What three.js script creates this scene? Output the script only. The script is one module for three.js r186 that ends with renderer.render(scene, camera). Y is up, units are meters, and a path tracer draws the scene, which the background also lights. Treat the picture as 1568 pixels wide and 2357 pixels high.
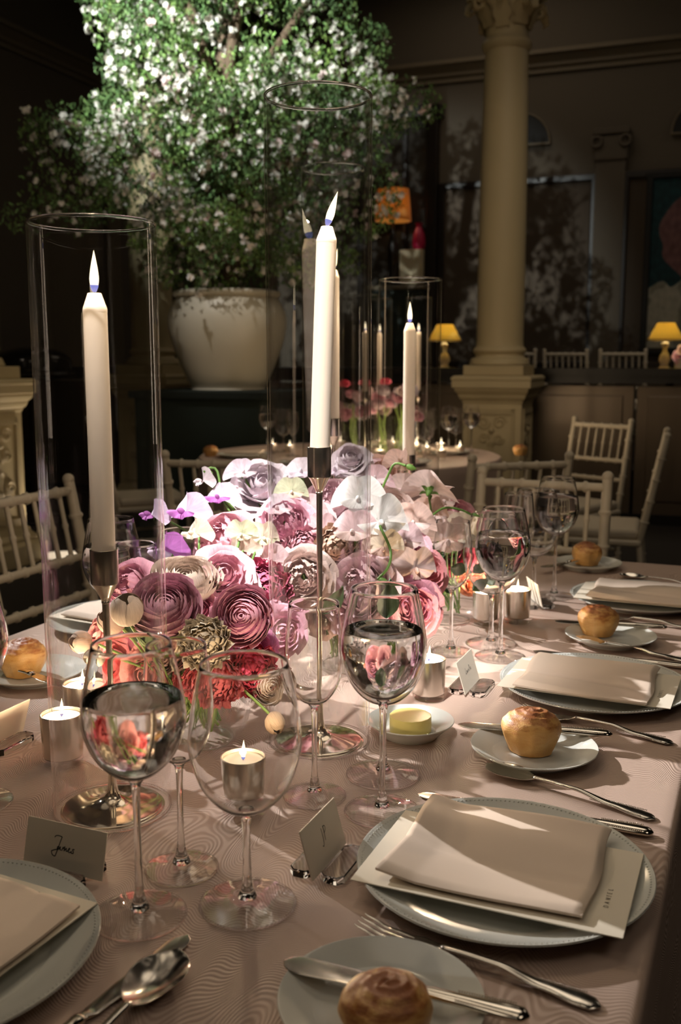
import * as THREE from 'three';
import { mergeGeometries, toCreasedNormals } from 'three/addons/utils/BufferGeometryUtils.js';
import { RoundedBoxGeometry } from 'three/addons/geometries/RoundedBoxGeometry.js';
import { ImprovedNoise } from 'three/addons/math/ImprovedNoise.js';
import { RectAreaLightUniformsLib } from 'three/addons/lights/RectAreaLightUniformsLib.js';

// ------------------------------------------------------------------ camera, exposure, large lights
const scene = new THREE.Scene();
const camera = new THREE.PerspectiveCamera(54.43, 1568 / 2357, 0.05, 60);
camera.filmGauge = 36; // a 35 mm lens on a 36 mm tall frame
camera.position.set(0, 1.25, 0);
camera.rotation.set(THREE.MathUtils.degToRad(-8.7), 0, 0);
camera.focus = 1.25;
camera.userData.fStop = 7;
camera.updateProjectionMatrix();

const renderer = new THREE.WebGLRenderer({ antialias: true });
renderer.toneMapping = THREE.LinearToneMapping;
renderer.toneMappingExposure = 1.0;
renderer.shadowMap.enabled = true;
RectAreaLightUniformsLib.init();
scene.background = new THREE.Color(0x000000); // a closed room at night

const WARM = new THREE.Color(1.0, 0.84, 0.67), FLAME = new THREE.Color(1.0, 0.74, 0.46), NEUTRAL = new THREE.Color(1.0, 0.94, 0.9);
const LIGHT = {
  ceiling: [0.32, 0.75, 0.85, 0.45, 0.55, 0.7], // radiance of each fill panel added at the ceiling, out of view
  pinspot: 108,        // track spot on the flowers, candela
  addedDownSpot: 170,      // added fill spot, out of view, steeply from above, on the flowers only
  unseenTreeSpot: 215,      // unseen spot placed to light the blossom tree
  unseenColumnSpot: 6,     // unseen spots placed to light the cream columns
  taper: 0.12, tealight: 0.09, lamp: 0.14, unseenPotSpot: 20,  // the pot spot is unseen, placed to light the planter
};
const Rm2 = (a, b) => [0.934 * a + 0.358 * b, 0.358 * a - 0.934 * b];
const spots = [ // lamp position, aim, candela, half angle, penumbra, colour
  { name: 'flowers', at: [-2.55, 2.75, -3.55], to: [0.1, 0.9, -1.64], cd: LIGHT.pinspot, angle: 0.19, soft: 0.5, color: NEUTRAL },
  { name: 'flowers from above', at: [-0.8, 4.4, 0.6], to: [-0.05, 1.0, -1.45], cd: LIGHT.addedDownSpot, angle: 0.086, soft: 0.65, size: 5, color: NEUTRAL },  // added out of view to brighten the fronts of the blooms
  { name: 'tree', at: [-2.5, 4.8, -2.9], to: [-0.98, 3.38, -6.75], cd: LIGHT.unseenTreeSpot, angle: 0.27, soft: 1, color: new THREE.Color(0.95, 1.0, 0.95) },  // out of view, placed to light the upper tree
  { name: 'planter', at: [-1.7, 4.9, -4.6], to: [-0.75, 1.45, -6.6], cd: LIGHT.unseenPotSpot, angle: 0.13, soft: 0.8, color: NEUTRAL },  // out of view, placed to light the pot from above
  { name: 'right column', at: [1.6, 4.7, -3.7], to: [1.2, 1.5, -7.3], cd: LIGHT.unseenColumnSpot, angle: 0.42, soft: 0.8, color: WARM },  // out of view, placed to light the right column
  { name: 'left column', at: [-3.4, 4.7, -3.2], to: [-2.25, 0.9, -6.03], cd: LIGHT.unseenColumnSpot, angle: 0.3, soft: 0.8, color: WARM },  // out of view, placed to light the left pedestal
];
const addedFillPanels = [[-0.6, -1.2], [0.9, -4.3], [2.4, 0.6], Rm2(-2.2, 9.2), Rm2(2.6, 9.2), [-2.4, 1.6]];  // where the added fill panels hang, all out of view

// ------------------------------------------------------------------ helpers
const V = (x, y, z) => new THREE.Vector3(x, y, z);
let seed = 7;
const rnd = () => { seed = (seed + 0x6D2B79F5) | 0; let t = Math.imul(seed ^ (seed >>> 15), 1 | seed); t = (t + Math.imul(t ^ (t >>> 7), 61 | t)) ^ t; return ((t ^ (t >>> 14)) >>> 0) / 4294967296; };
const rr = (a, b) => a + (b - a) * rnd();
const PN = new ImprovedNoise();
const used = {};
const numbered = (n) => { const k = used[n] = (used[n] ?? -1) + 1; return k ? n + '_' + String(k).padStart(3, '0') : n; };
function tag(o, label, category, group) { o.userData.label = label; o.userData.category = category; if (group) o.userData.group = group; return o; }
function thing(name, label, category, pos = [0, 0, 0], turn = 0, group) {
  const o = new THREE.Group(); o.name = numbered(name); scene.add(o); o.position.set(...pos); o.rotation.y = turn; return tag(o, label, category, group);
}
function part(name, geo, mat, parent, label) { const m = new THREE.Mesh(Array.isArray(geo) ? merge(geo) : geo, mat); m.name = name; parent.add(m); if (label) m.userData.label = label; return m; }
function one(name, geo, mat, label, category, pos = [0, 0, 0], turn = 0, group) { const m = part(numbered(name), geo, mat, scene); m.position.set(...pos); m.rotation.y = turn; return tag(m, label, category, group); }
function structure(name, geo, mat, pos = [0, 0, 0], turn = 0) { const m = part(name, geo, mat, scene); m.position.set(...pos); m.rotation.y = turn; m.userData.kind = 'structure'; return m; }
function copy(src, pos, turn, label, group) { const c = src.clone(); c.name = numbered(src.name.replace(/_\d{3}$/, '')); scene.add(c); c.position.set(...pos); c.rotation.set(0, turn, 0); c.userData = { ...src.userData, label }; if (group) c.userData.group = group; return c; }
function merge(list) {
  const flat = list.map((g) => { const h = g.index ? g.toNonIndexed() : g.clone(); for (const k of Object.keys(h.attributes)) if (!['position', 'normal', 'uv'].includes(k)) h.deleteAttribute(k); if (!h.attributes.uv) h.setAttribute('uv', new THREE.Float32BufferAttribute(new Float32Array(h.attributes.position.count * 2), 2)); if (!h.attributes.normal) h.computeVertexNormals(); return h; });
  return mergeGeometries(flat);
}
const box = (w, h, d, x = 0, y = 0, z = 0, r = 0.004) => new RoundedBoxGeometry(w, h, d, 2, Math.min(r, w / 2.01, h / 2.01, d / 2.01)).translate(x, y, z);
const plainBox = (w, h, d, x = 0, y = 0, z = 0) => new THREE.BoxGeometry(w, h, d).translate(x, y, z);
const lathe = (pts, seg = 40) => new THREE.LatheGeometry(pts.map(([r, y]) => new THREE.Vector2(Math.max(r, 0), y)), seg);
const smoothLathe = (pts, n = 40, seg = 40) => new THREE.LatheGeometry(new THREE.SplineCurve(pts.map(([r, y]) => new THREE.Vector2(r, y))).getPoints(n).map((p) => new THREE.Vector2(Math.max(p.x, 0), p.y)), seg);
const tube = (pts, r, n = 16, k = 7) => new THREE.TubeGeometry(new THREE.CatmullRomCurve3(pts.map((p) => (p.isVector3 ? p : V(...p)))), n, r, k);
const bead = (r, x, y, z, a = 6, b = 4) => new THREE.SphereGeometry(r, a, b).translate(x, y, z);
function between(g, p, q) { // a geometry along +y from 0 to its own length, moved so that it starts at p and points to q
  const d = q.clone().sub(p).normalize(); return g.applyMatrix4(new THREE.Matrix4().compose(p, new THREE.Quaternion().setFromUnitVectors(V(0, 1, 0), d), V(1, 1, 1)));
}
function square(pts) { return toCreasedNormals(new THREE.LatheGeometry(pts.map(([r, y]) => new THREE.Vector2(r * Math.SQRT2, y)), 4).rotateY(Math.PI / 4), 0.3); } // mitred square moulding
function loft(rings, cap = true) { // rings of equal length, closed round, joined lengthwise
  const n = rings[0].length, pos = [], uv = [], idx = [];
  rings.forEach((r, i) => r.forEach((p, j) => { pos.push(p.x, p.y, p.z); uv.push(j / n, i / (rings.length - 1)); }));
  for (let i = 0; i + 1 < rings.length; i++) for (let j = 0; j < n; j++) { const a = i * n + j, b = i * n + (j + 1) % n; idx.push(a, b, a + n, b, b + n, a + n); }
  if (cap) for (const [i, flip] of [[0, 1], [rings.length - 1, 0]]) { const c = pos.length / 3, m = rings[i].reduce((s, p) => s.add(p), V(0, 0, 0)).divideScalar(n); pos.push(m.x, m.y, m.z); uv.push(0.5, i ? 1 : 0); for (let j = 0; j < n; j++) { const a = i * n + j, b = i * n + (j + 1) % n; flip ? idx.push(a, c, b) : idx.push(a, b, c); } }
  const g = new THREE.BufferGeometry(); g.setAttribute('position', new THREE.Float32BufferAttribute(pos, 3)); g.setAttribute('uv', new THREE.Float32BufferAttribute(uv, 2)); g.setIndex(idx); g.computeVertexNormals(); return g;
}
function sheet(nu, nv, f) { // an open grid surface
  const pos = [], uv = [], idx = [];
  for (let i = 0; i <= nv; i++) for (let j = 0; j <= nu; j++) { const p = f(j / nu * 2 - 1, i / nv); pos.push(p.x, p.y, p.z); uv.push(j / nu, i / nv); }
  for (let i = 0; i < nv; i++) for (let j = 0; j < nu; j++) { const a = i * (nu + 1) + j; idx.push(a, a + 1, a + nu + 1, a + 1, a + nu + 2, a + nu + 1); }
  const g = new THREE.BufferGeometry(); g.setAttribute('position', new THREE.Float32BufferAttribute(pos, 3)); g.setAttribute('uv', new THREE.Float32BufferAttribute(uv, 2)); g.setIndex(idx); g.computeVertexNormals(); return g;
}
// the table stands turned: u runs along it away from the camera, v across it to the right
const PHI = THREE.MathUtils.degToRad(22.9), SP = Math.sin(PHI), CP = Math.cos(PHI), TOP = 0.75;
const T = (u, v, y = TOP) => [SP * u + CP * v, y, -(CP * u - SP * v)];
const TURN = -PHI;
// the room stands turned too: a to the right along its back wall, b towards that wall
const RT = THREE.MathUtils.degToRad(21), RS = Math.sin(RT), RC = Math.cos(RT), ROOM = -RT;
const Rm = (a, b, y = 0) => [RC * a + RS * b, y, RS * a - RC * b];

// ------------------------------------------------------------------ textures and materials
function texture(size, f, srgb, rep = 1) { // f(x, y) in 0..1 gives [r, g, b] in 0..255 or one grey
  const d = new Uint8Array(size * size * 4);
  for (let y = 0; y < size; y++) for (let x = 0; x < size; x++) { const c = f(x / size, y / size), k = (y * size + x) * 4; d[k] = c[0] ?? c; d[k + 1] = c[1] ?? c; d[k + 2] = c[2] ?? c; d[k + 3] = 255; }
  const t = new THREE.DataTexture(d, size, size); t.wrapS = t.wrapT = THREE.RepeatWrapping; t.magFilter = THREE.LinearFilter; t.repeat.set(rep, rep);
  if (srgb) t.colorSpace = THREE.SRGBColorSpace; t.needsUpdate = true; return t;
}
const wave = (x, y, list) => { let s = 0; for (const [kx, ky, a, p] of list) s += a * Math.sin(2 * Math.PI * (kx * x + ky * y) + p); return s; };
const mixc = (a, b, t) => [0, 1, 2].map((i) => a[i] + (b[i] - a[i]) * t);
const WARP = [[1, 1, 1.0, 0.3], [-2, 1, 0.9, 1.7], [1, -3, 0.7, 4.0], [3, 2, 0.62, 2.2], [-4, 3, 0.42, 5.1], [7, -1, 0.45, 0.9], [10, 2, 0.34, 3.3], [-13, -2, 0.26, 1.1], [17, 3, 0.16, 2.9], [-21, 4, 0.08, 4.4]];
const clothLine = (x, y) => { const w = wave(x, y, WARP), w2 = wave(y, x, WARP); const p = Math.sin(2 * Math.PI * (196 * (y + 0.14 * x) + 7 * w + 0.5 * w2)); return 0.5 + 0.5 * Math.sign(p) * Math.pow(Math.abs(p), 0.6); };
const clothMap = texture(2048, (x, y) => { const l = clothLine(x, y), g = 6 * Math.sin(x * 9000 + 40 * y) * Math.sin(y * 8700); return mixc([176, 152, 138], [200, 178, 165], l).map((c) => c + g); }, true);
const clothBump = texture(2048, (x, y) => 60 + 150 * clothLine(x, y), false);
const weave = texture(256, (x, y) => 128 + 60 * Math.sin(x * 2 * Math.PI * 64) * Math.sin(y * 2 * Math.PI * 64) + 30 * PN.noise(x * 40, y * 40, 3), false);
const plaster = texture(512, (x, y) => 128 + 40 * PN.noise(x * 60, y * 60, 1) + 40 * PN.noise(x * 17, y * 17, 5) + 20 * PN.noise(x * 200, y * 200, 9), false);
const std = (color, roughness = 0.6, o = {}) => new THREE.MeshStandardMaterial({ color, roughness, ...o });
const phys = (color, roughness = 0.6, o = {}) => new THREE.MeshPhysicalMaterial({ color, roughness, ...o });
const scaled = (t, r) => { const c = t.clone(); c.repeat.set(r, r); c.needsUpdate = true; return c; };
const M = {
  cloth: std(0xffffff, 0.55, { map: clothMap, bumpMap: clothBump, bumpScale: 0.0006 }),
  farCloth: std(0xcbb5a8, 0.75),
  pane: phys(0xffffff, 0, { transmission: 1, thickness: 0, ior: 1.5 }),
  crystal: phys(0xffffff, 0, { transmission: 1, thickness: 0, ior: 1.75 }),
  glass: phys(0xffffff, 0, { transmission: 1, thickness: 0.01, ior: 1.5 }),
  water: phys(0xffffff, 0, { transmission: 1, thickness: 0.05, ior: 1.33 }),
  silver: std(0xe9e2d6, 0.12, { metalness: 1 }),
  steel: std(0xd9d4cb, 0.16, { metalness: 1 }),
  nickel: std(0xe6dccb, 0.09, { metalness: 1 }),
  brushed: std(0xe8decf, 0.2, { metalness: 1 }),
  mercury: std(0xd8d2c8, 0.24, { metalness: 1 }),
  candle: std(0xe6d9c9, 0.42),
  wax: phys(0xf6efe2, 0.35),
  wick: std(0x1a1410, 0.9),
  flame: new THREE.MeshStandardMaterial({ color: 0x000000, emissive: new THREE.Color(1.0, 0.80, 0.50), emissiveIntensity: 3 }),
  flameBase: new THREE.MeshStandardMaterial({ color: 0x000000, emissive: new THREE.Color(0.30, 0.34, 0.95), emissiveIntensity: 0.8 }),
  porcelain: std(0xcdd0cb, 0.14),
  napkin: std(0xdccbbb, 0.8),
  card: std(0xe4dccb, 0.8),
  cardEdge: std(0x3a342c, 0.7),
  cream: std(0xbcab84, 0.55, { bumpMap: scaled(plaster, 3), bumpScale: 0.0015 }),
  chair: std(0xcfc4ae, 0.5, { bumpMap: scaled(plaster, 1), bumpScale: 0.0004 }),
  cushion: std(0xcfc3ae, 0.85),
  wall: std(0x5f564a, 0.85, { bumpMap: scaled(plaster, 0.7), bumpScale: 0.003 }),
  wallPanel: std(0x493d30, 0.8, { bumpMap: scaled(plaster, 1), bumpScale: 0.002 }),
  moulding: std(0x6e624e, 0.6),
  ceiling: std(0x1f1a15, 0.9), walnut: std(0x231a13, 0.6),
  floor: std(0x2b251f, 0.85, { bumpMap: scaled(plaster, 4), bumpScale: 0.004 }),
  darkWood: std(0x1c130e, 0.35),
  rail: std(0x16130f, 0.35),
  lacquer: phys(0x6a5c4c, 0.34, { metalness: 0.6, clearcoat: 0.4, clearcoatRoughness: 0.25 }),
  black: std(0x0b0b0a, 0.6),
  plinth: std(0x16221a, 0.9, { bumpMap: scaled(plaster, 6), bumpScale: 0.01 }),
  pot: phys(0xc9c2ae, 0.45),
  bark: std(0x6b5847, 0.9, { bumpMap: scaled(plaster, 2), bumpScale: 0.006 }),
  green: std(0x587c34, 0.6), greenDark: std(0x2f4a24, 0.65), sepal: std(0x86a850, 0.6), stem: std(0x7f9a4a, 0.6),
  housing: std(0x14120f, 0.5), lens: new THREE.MeshStandardMaterial({ color: 0x111111, emissive: 0xfff0e0, emissiveIntensity: 3 }),
  fillPanelGlow: new THREE.MeshStandardMaterial({ color: 0x222222, emissive: new THREE.Color(1, 0.8, 0.56), emissiveIntensity: 0.5 }),  // glowing face of the added fill panels
};

// ------------------------------------------------------------------ the room
const slab = (w, h, d, x, y, z, s = 1) => { const g = new THREE.BoxGeometry(w, h, d).translate(x, y, z), p = g.attributes.position, n = g.attributes.normal, u = g.attributes.uv; for (let i = 0; i < p.count; i++) { const ax = Math.abs(n.getX(i)), ay = Math.abs(n.getY(i)); u.setXY(i, (ax > 0.5 ? p.getZ(i) : p.getX(i)) * s, (ay > 0.5 ? p.getZ(i) : p.getY(i)) * s); } return g; };
const HR = 5.2, AL = -6.53, AR = 6.2, BF = -4, BB = 10.81;
structure('floor', slab(AR - AL, 0.2, BB - BF, (AL + AR) / 2, -0.1, -(BB + BF) / 2), M.floor, [0, 0, 0], ROOM);
structure('ceiling', slab(AR - AL, 0.2, BB - BF, (AL + AR) / 2, HR + 0.1, -(BB + BF) / 2), M.ceiling, [0, 0, 0], ROOM);
structure('wall_back', slab(AR - AL + 0.4, HR, 0.2, (AL + AR) / 2, HR / 2, -BB - 0.1), M.wall, [0, 0, 0], ROOM);
structure('wall_front', slab(AR - AL + 0.4, HR, 0.2, (AL + AR) / 2, HR / 2, -BF + 0.1), M.walnut, [0, 0, 0], ROOM);
structure('wall_left', slab(0.2, HR, BB - BF, AL - 0.1, HR / 2, -(BB + BF) / 2), M.wall, [0, 0, 0], ROOM);
structure('wall_right', slab(0.2, HR, BB - BF, AR + 0.1, HR / 2, -(BB + BF) / 2), M.walnut, [0, 0, 0], ROOM);
// cornices: a stepped moulding swept along back and left wall
const corniceShape = () => { const s = new THREE.Shape(); s.moveTo(0, 0); [[0.03, 0], [0.03, 0.04], [0.06, 0.06], [0.06, 0.09], [0.12, 0.15], [0.15, 0.16], [0.15, 0.2], [0, 0.2]].forEach(([x, y]) => s.lineTo(x, y)); return s; };
structure('trim_1', new THREE.ExtrudeGeometry(corniceShape(), { depth: AR - AL, bevelEnabled: false }).rotateY(-Math.PI / 2).translate(AR, 4.15, -BB), M.moulding, [0, 0, 0], ROOM);
structure('trim_2', new THREE.ExtrudeGeometry(corniceShape(), { depth: BB - BF, bevelEnabled: false }).translate(AL, 4.15, -BB), M.moulding, [0, 0, 0], ROOM);
// raised dining terrace behind the partition
structure('floor_terrace', slab(AR - AL, 0.4, 2.78, (AL + AR) / 2, 0.2, -9.42), M.floor, [0, 0, 0], ROOM);
{ // the low partition with a dark rail and lacquered panels
  const g = new THREE.Group(); g.name = 'partition'; scene.add(g); g.rotation.y = ROOM; g.userData.kind = 'structure';
  part('rail', [slab(AR - AL, 0.11, 0.26, (AL + AR) / 2, 1.13, -7.95), slab(AR - AL, 0.05, 0.34, (AL + AR) / 2, 1.16, -7.95)], M.rail, g);
  for (let a = AL; a < AR - 0.1; a += 1.18) {
    part('panel', [box(1.16, 0.98, 0.08, a + 0.59, 0.565, -7.92, 0.006), box(1.0, 0.8, 0.02, a + 0.59, 0.58, -7.875, 0.008)], M.lacquer, g);
  }
  part('base', slab(AR - AL, 0.08, 0.16, (AL + AR) / 2, 0.04, -7.95), M.rail, g);
}
// back wall: panel frames, pilaster and lunettes, measured along the wall
function wallFrame(a0, a1, y0, y1, n) {
  const g = new THREE.Group(); g.name = 'trim_' + n; scene.add(g); g.rotation.y = ROOM; g.userData.kind = 'structure';
  const z = -BB + 0.03, w = 0.07;
  part('panel', slab(a1 - a0, y1 - y0, 0.02, (a0 + a1) / 2, (y0 + y1) / 2, -BB + 0.012), M.wallPanel, g);
  for (const [x, y, ww, hh] of [[(a0 + a1) / 2, y1, a1 - a0 + w, w], [(a0 + a1) / 2, y0, a1 - a0 + w, w], [a0, (y0 + y1) / 2, w, y1 - y0], [a1, (y0 + y1) / 2, w, y1 - y0]]) part('frame_strip', box(ww, hh, 0.05, x, y, z, 0.012), M.darkWood, g);
}
const bk = (t) => { const dir = t / 1.206; return (dir * RC - RS) / (RC + dir * RS) * BB; }; // where a bearing meets the back wall
wallFrame(bk(0.119), bk(0.297), 1.2, 3.09, 3);
wallFrame(bk(0.333), bk(0.62), 1.2, 3.09, 4);
{
  const g = new THREE.Group(); g.name = 'pilaster'; scene.add(g); g.rotation.y = ROOM; g.userData.kind = 'structure';
  const a = (bk(0.297) + bk(0.333)) / 2;
  part('shaft', box(0.3, 3.1, 0.06, a, 1.95, -BB + 0.03, 0.01), M.wall, g);
  part('capital', [box(0.36, 0.06, 0.1, a, 3.52, -BB + 0.05, 0.01), box(0.34, 0.26, 0.08, a, 3.36, -BB + 0.04, 0.03), ...[-1, 1].map((s) => new THREE.TorusGeometry(0.05, 0.018, 6, 14).translate(a + s * 0.14, 3.42, -BB + 0.09))], M.wall, g);
}
[0.208, 0.423].forEach((t, i) => {
  const s = new THREE.Shape(); s.absarc(0, 0, 0.31, 0, Math.PI); s.lineTo(-0.31, 0);
  const g = new THREE.Group(); g.name = 'window_' + (i + 1); scene.add(g); g.rotation.y = ROOM; g.position.set(...Rm(bk(t), BB - 0.02, 3.46)); g.userData.kind = 'structure';
  part('pane', new THREE.ExtrudeGeometry(s, { depth: 0.015, bevelEnabled: false, curveSegments: 24 }), M.black, g);
  part('frame', [new THREE.TorusGeometry(0.315, 0.012, 6, 30, Math.PI).translate(0, 0, 0.012), box(0.65, 0.022, 0.03, 0, -0.005, 0.012)], M.moulding, g);
});
{ // a dark doorway left of the panels that shows a lit corner of the next room
  const g = new THREE.Group(); g.name = 'door_1'; scene.add(g); g.rotation.y = ROOM; g.userData.kind = 'structure';
  const a0 = bk(0.03), a1 = bk(0.11), am = (a0 + a1) / 2;
  part('recess', slab(a1 - a0, 3.4, 0.02, am, 2.1, -BB + 0.015), std(0x2a241c, 0.8), g);
  for (const a of [a0, a1]) part('jamb', box(0.11, 3.5, 0.14, a, 2.12, -BB + 0.07, 0.01), M.darkWood, g);
  part('lintel', box(a1 - a0 + 0.2, 0.12, 0.16, am, 3.86, -BB + 0.08, 0.01), M.darkWood, g);
  part('mullion', box(0.045, 3.4, 0.07, bk(0.0775), 2.12, -BB + 0.06, 0.006), M.darkWood, g);
}
// left wall: pilasters and a pale closed door
for (const [i, b] of [[0, 6.3], [1, 7.7], [2, 9.8]]) {
  const g = new THREE.Group(); g.name = 'trim_' + (5 + i); scene.add(g); g.rotation.y = ROOM; g.userData.kind = 'structure';
  part('pilaster', [box(0.07, 3.9, 0.24, AL + 0.035, 2.2, -b, 0.01), box(0.1, 0.16, 0.32, AL + 0.05, 4.08, -b, 0.02)], M.moulding, g);
}
{
  const g = new THREE.Group(); g.name = 'door_2'; scene.add(g); g.rotation.y = ROOM; g.userData.kind = 'structure';
  part('leaf', box(0.05, 2.5, 1.0, AL + 0.03, 1.65, -9.0, 0.008), M.moulding, g); part('leaf', box(0.05, 2.5, 0.9, AL + 0.03, 1.65, -7.0, 0.008), M.moulding, g);
}

// ------------------------------------------------------------------ lights out of view: added fill panels, then the spots
for (const [i, [x, z]] of addedFillPanels.entries()) {  // soft fill added out of view to lift the room and table
  const o = thing('added_fill_panel', ['added square fill panel out of view above the near end of the dining table', 'added square fill panel out of view above the far table and column', 'added square fill panel out of view on the right behind the camera', 'added square fill panel out of view over the left half of the terrace', 'added square fill panel out of view over the right half of the terrace', 'added square fill panel out of view on the left behind the camera'][i], 'ceiling light', [x, HR - 0.005, z], ROOM);
  part('frame', [box(2.1, 0.05, 0.06, 0, -0.03, 1.03), box(2.1, 0.05, 0.06, 0, -0.03, -1.03), box(0.06, 0.05, 2.0, 1.03, -0.03, 0), box(0.06, 0.05, 2.0, -1.03, -0.03, 0)], M.moulding, o);
  part('diffuser', plainBox(2.0, 0.02, 2.0, 0, -0.02, 0), M.fillPanelGlow, o);
  const l = new THREE.RectAreaLight(WARM, LIGHT.ceiling[i], 2.0, 2.0); l.position.set(x, HR - 0.06, z); l.rotation.set(-Math.PI / 2, 0, RT, 'XYZ'); scene.add(l);
}
for (const s of spots) {
  const at = V(...s.at), to = V(...s.to);
  const o = thing('spotlight', { flowers: 'black track spotlight aimed at the flowers on the dining table', 'flowers from above': 'added fill spotlight out of view high above the near table end, aimed at the flowers', tree: 'unseen black spotlight out of view, aimed at the blossom tree', planter: 'unseen black spotlight out of view, aimed at the big cream planter', 'right column': 'unseen black spotlight out of view, aimed at the right column', 'left column': 'unseen black spotlight out of view, aimed at the left column' }[s.name], 'spotlight', s.at);
  const d = to.clone().sub(at).normalize(), q = new THREE.Quaternion().setFromUnitVectors(V(0, 1, 0), d);
  part('housing', lathe([[0, -0.17], [0.035, -0.165], [0.045, -0.14], [0.045, 0], [0.052, 0.02], [0.052, 0.045], [0.044, 0.045], [0.042, 0.01], [0, 0.01]], 24).applyQuaternion(q), M.housing, o);
  part('lens', lathe([[0, 0.012], [0.04, 0.012], [0.038, 0.02], [0, 0.024]], 24).applyQuaternion(q), M.lens, o);
  part('stem', tube([[0, 0, 0], [0, (HR - s.at[1]) / 2, 0], [0, HR - s.at[1], 0]], 0.008, 4, 8), M.housing, o);
  const l = new THREE.SpotLight(s.color, s.cd, 0, s.angle, s.soft, 2); l.position.copy(at.clone().addScaledVector(d, 0.06)); l.target.position.copy(to); l.castShadow = true; l.shadow.radius = s.size ?? 1.2; scene.add(l, l.target);
}

// ------------------------------------------------------------------ columns on pedestals
function acanthus(h, w) { // a carved leaf that leans out and rolls over at the tip
  const g = sheet(10, 12, (s, t) => { const lobe = (0.72 + 0.28 * Math.abs(Math.cos(t * 9.5))) * Math.sin(Math.PI * Math.min(1, 0.22 + 0.74 * t)) * (1 - 0.45 * t), ang = Math.max(0, t - 0.55) / 0.45 * 2.6, R = h * 0.14; const y = t < 0.55 ? t * h * 1.3 : 0.715 * h + Math.sin(ang) * R, z = t < 0.55 ? 0.12 * h * t * t : 0.036 * h + (1 - Math.cos(ang)) * R; return V(s * w * lobe, y, z + 0.02 * h * (1 - Math.abs(s)) + 0.012 * h * Math.cos(s * 14)); });
  const b = g.clone(); b.translate(0, 0, -0.012); b.index.array.reverse(); b.computeVertexNormals(); return merge([g, b]);
}
function scroll(r, w, turns = 1.6, dir = 1) { const p = []; for (let i = 0; i <= 26; i++) { const t = i / 26, a = t * turns * 2 * Math.PI * dir, q = r * (1 - 0.78 * t); p.push(V(Math.cos(a) * q, Math.sin(a) * q, 0)); } return tube(p, w, 40, 6); }
function column(label, pos, mat) {
  const o = thing('column', label, 'column', pos, ROOM);
  const ped = new THREE.Group(); ped.name = 'pedestal'; o.add(ped);
  part('base_moulding', square([[0, 0], [0.3, 0], [0.3, 0.12], [0.27, 0.14], [0.27, 0.16], [0.235, 0.19], [0.225, 0.22], [0, 0.22]]), mat, ped);
  part('dado', square([[0, 0.2], [0.215, 0.2], [0.215, 0.98], [0, 0.98]]), mat, ped);
  part('cornice', square([[0, 0.93], [0.215, 0.93], [0.222, 0.945], [0.222, 0.955], [0.235, 0.965], [0.245, 0.985], [0.245, 0.995], [0.265, 1.02], [0.27, 1.03], [0.27, 1.045], [0.287, 1.05], [0.287, 1.10], [0.292, 1.105], [0.292, 1.12], [0.275, 1.135], [0, 1.135]]), mat, ped);
  for (const k of [0, 1, 2, 3]) { // raised frame and carving on each face
    const f = [], a = k * Math.PI / 2;
    f.push(plainBox(0.33, 0.022, 0.014, 0, 0.885, 0.221), plainBox(0.29, 0.014, 0.02, 0, 0.868, 0.22), plainBox(0.33, 0.022, 0.014, 0, 0.27, 0.221), plainBox(0.022, 0.64, 0.014, -0.155, 0.58, 0.221), plainBox(0.022, 0.64, 0.014, 0.155, 0.58, 0.221));
    part('panel_frame', merge(f).rotateY(a), mat, ped);
    const c = [];
    for (const s of [-1, 1]) { c.push(scroll(0.05, 0.008, 1.5, s).translate(s * 0.06, 0.80, 0.218), scroll(0.04, 0.008, 1.5, -s).translate(s * 0.055, 0.68, 0.218), scroll(0.05, 0.009, 1.4, s).translate(s * 0.07, 0.47, 0.218), acanthus(0.13, 0.035).rotateZ(s * 0.9).translate(s * 0.02, 0.40, 0.214), acanthus(0.09, 0.026).rotateZ(s * 0.5).translate(s * 0.02, 0.58, 0.214)); }
    c.push(acanthus(0.16, 0.04).translate(0, 0.44, 0.214), new THREE.SphereGeometry(0.022, 10, 8).translate(0, 0.74, 0.22), acanthus(0.14, 0.05).translate(0, 0.33, 0.214));
    part('carved_ornament', merge(c).rotateY(a), mat, ped);
  }
  part('plinth', box(0.44, 0.075, 0.44, 0, 1.172, 0, 0.006), mat, o);
  part('base', smoothLathe([[0.0, 1.21], [0.205, 1.21], [0.216, 1.235], [0.205, 1.26], [0.186, 1.266], [0.178, 1.285], [0.188, 1.30], [0.196, 1.315], [0.186, 1.335], [0.176, 1.345], [0.172, 1.38]], 60, 48), mat, o);
  part('shaft', smoothLathe([[0.172, 1.36], [0.171, 1.9], [0.166, 2.6], [0.156, 3.2], [0.150, 3.42]], 30, 56), mat, o);
  part('astragal', lathe([[0.148, 3.40], [0.166, 3.415], [0.176, 3.44], [0.176, 3.455], [0.166, 3.475], [0.15, 3.485]], 48), mat, o);
  part('bell', smoothLathe([[0.150, 3.47], [0.151, 3.55], [0.162, 3.62], [0.19, 3.70], [0.225, 3.79]], 24, 40), mat, o);
  for (let i = 0; i < 8; i++) part('acanthus_leaf', acanthus(0.21, i % 2 ? 0.095 : 0.075).rotateX(0.36).translate(0, 3.535 + (i % 2 ? 0.02 : 0), 0.158).rotateY(i * Math.PI / 4), mat, o);
  for (let i = 0; i < 4; i++) {
    const a = i * Math.PI / 2 + Math.PI / 4;
    part('volute', merge([scroll(0.058, 0.018, 1.5, 1).translate(0, 0, 0.012), scroll(0.058, 0.018, 1.5, 1).translate(0, 0, -0.012), acanthus(0.14, 0.05).rotateX(2.7).rotateY(Math.PI / 2).translate(0.03, 0.02, 0)]).rotateY(-Math.PI / 2).translate(0, 3.70, 0.255).rotateY(a), mat, o);
  }
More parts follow.
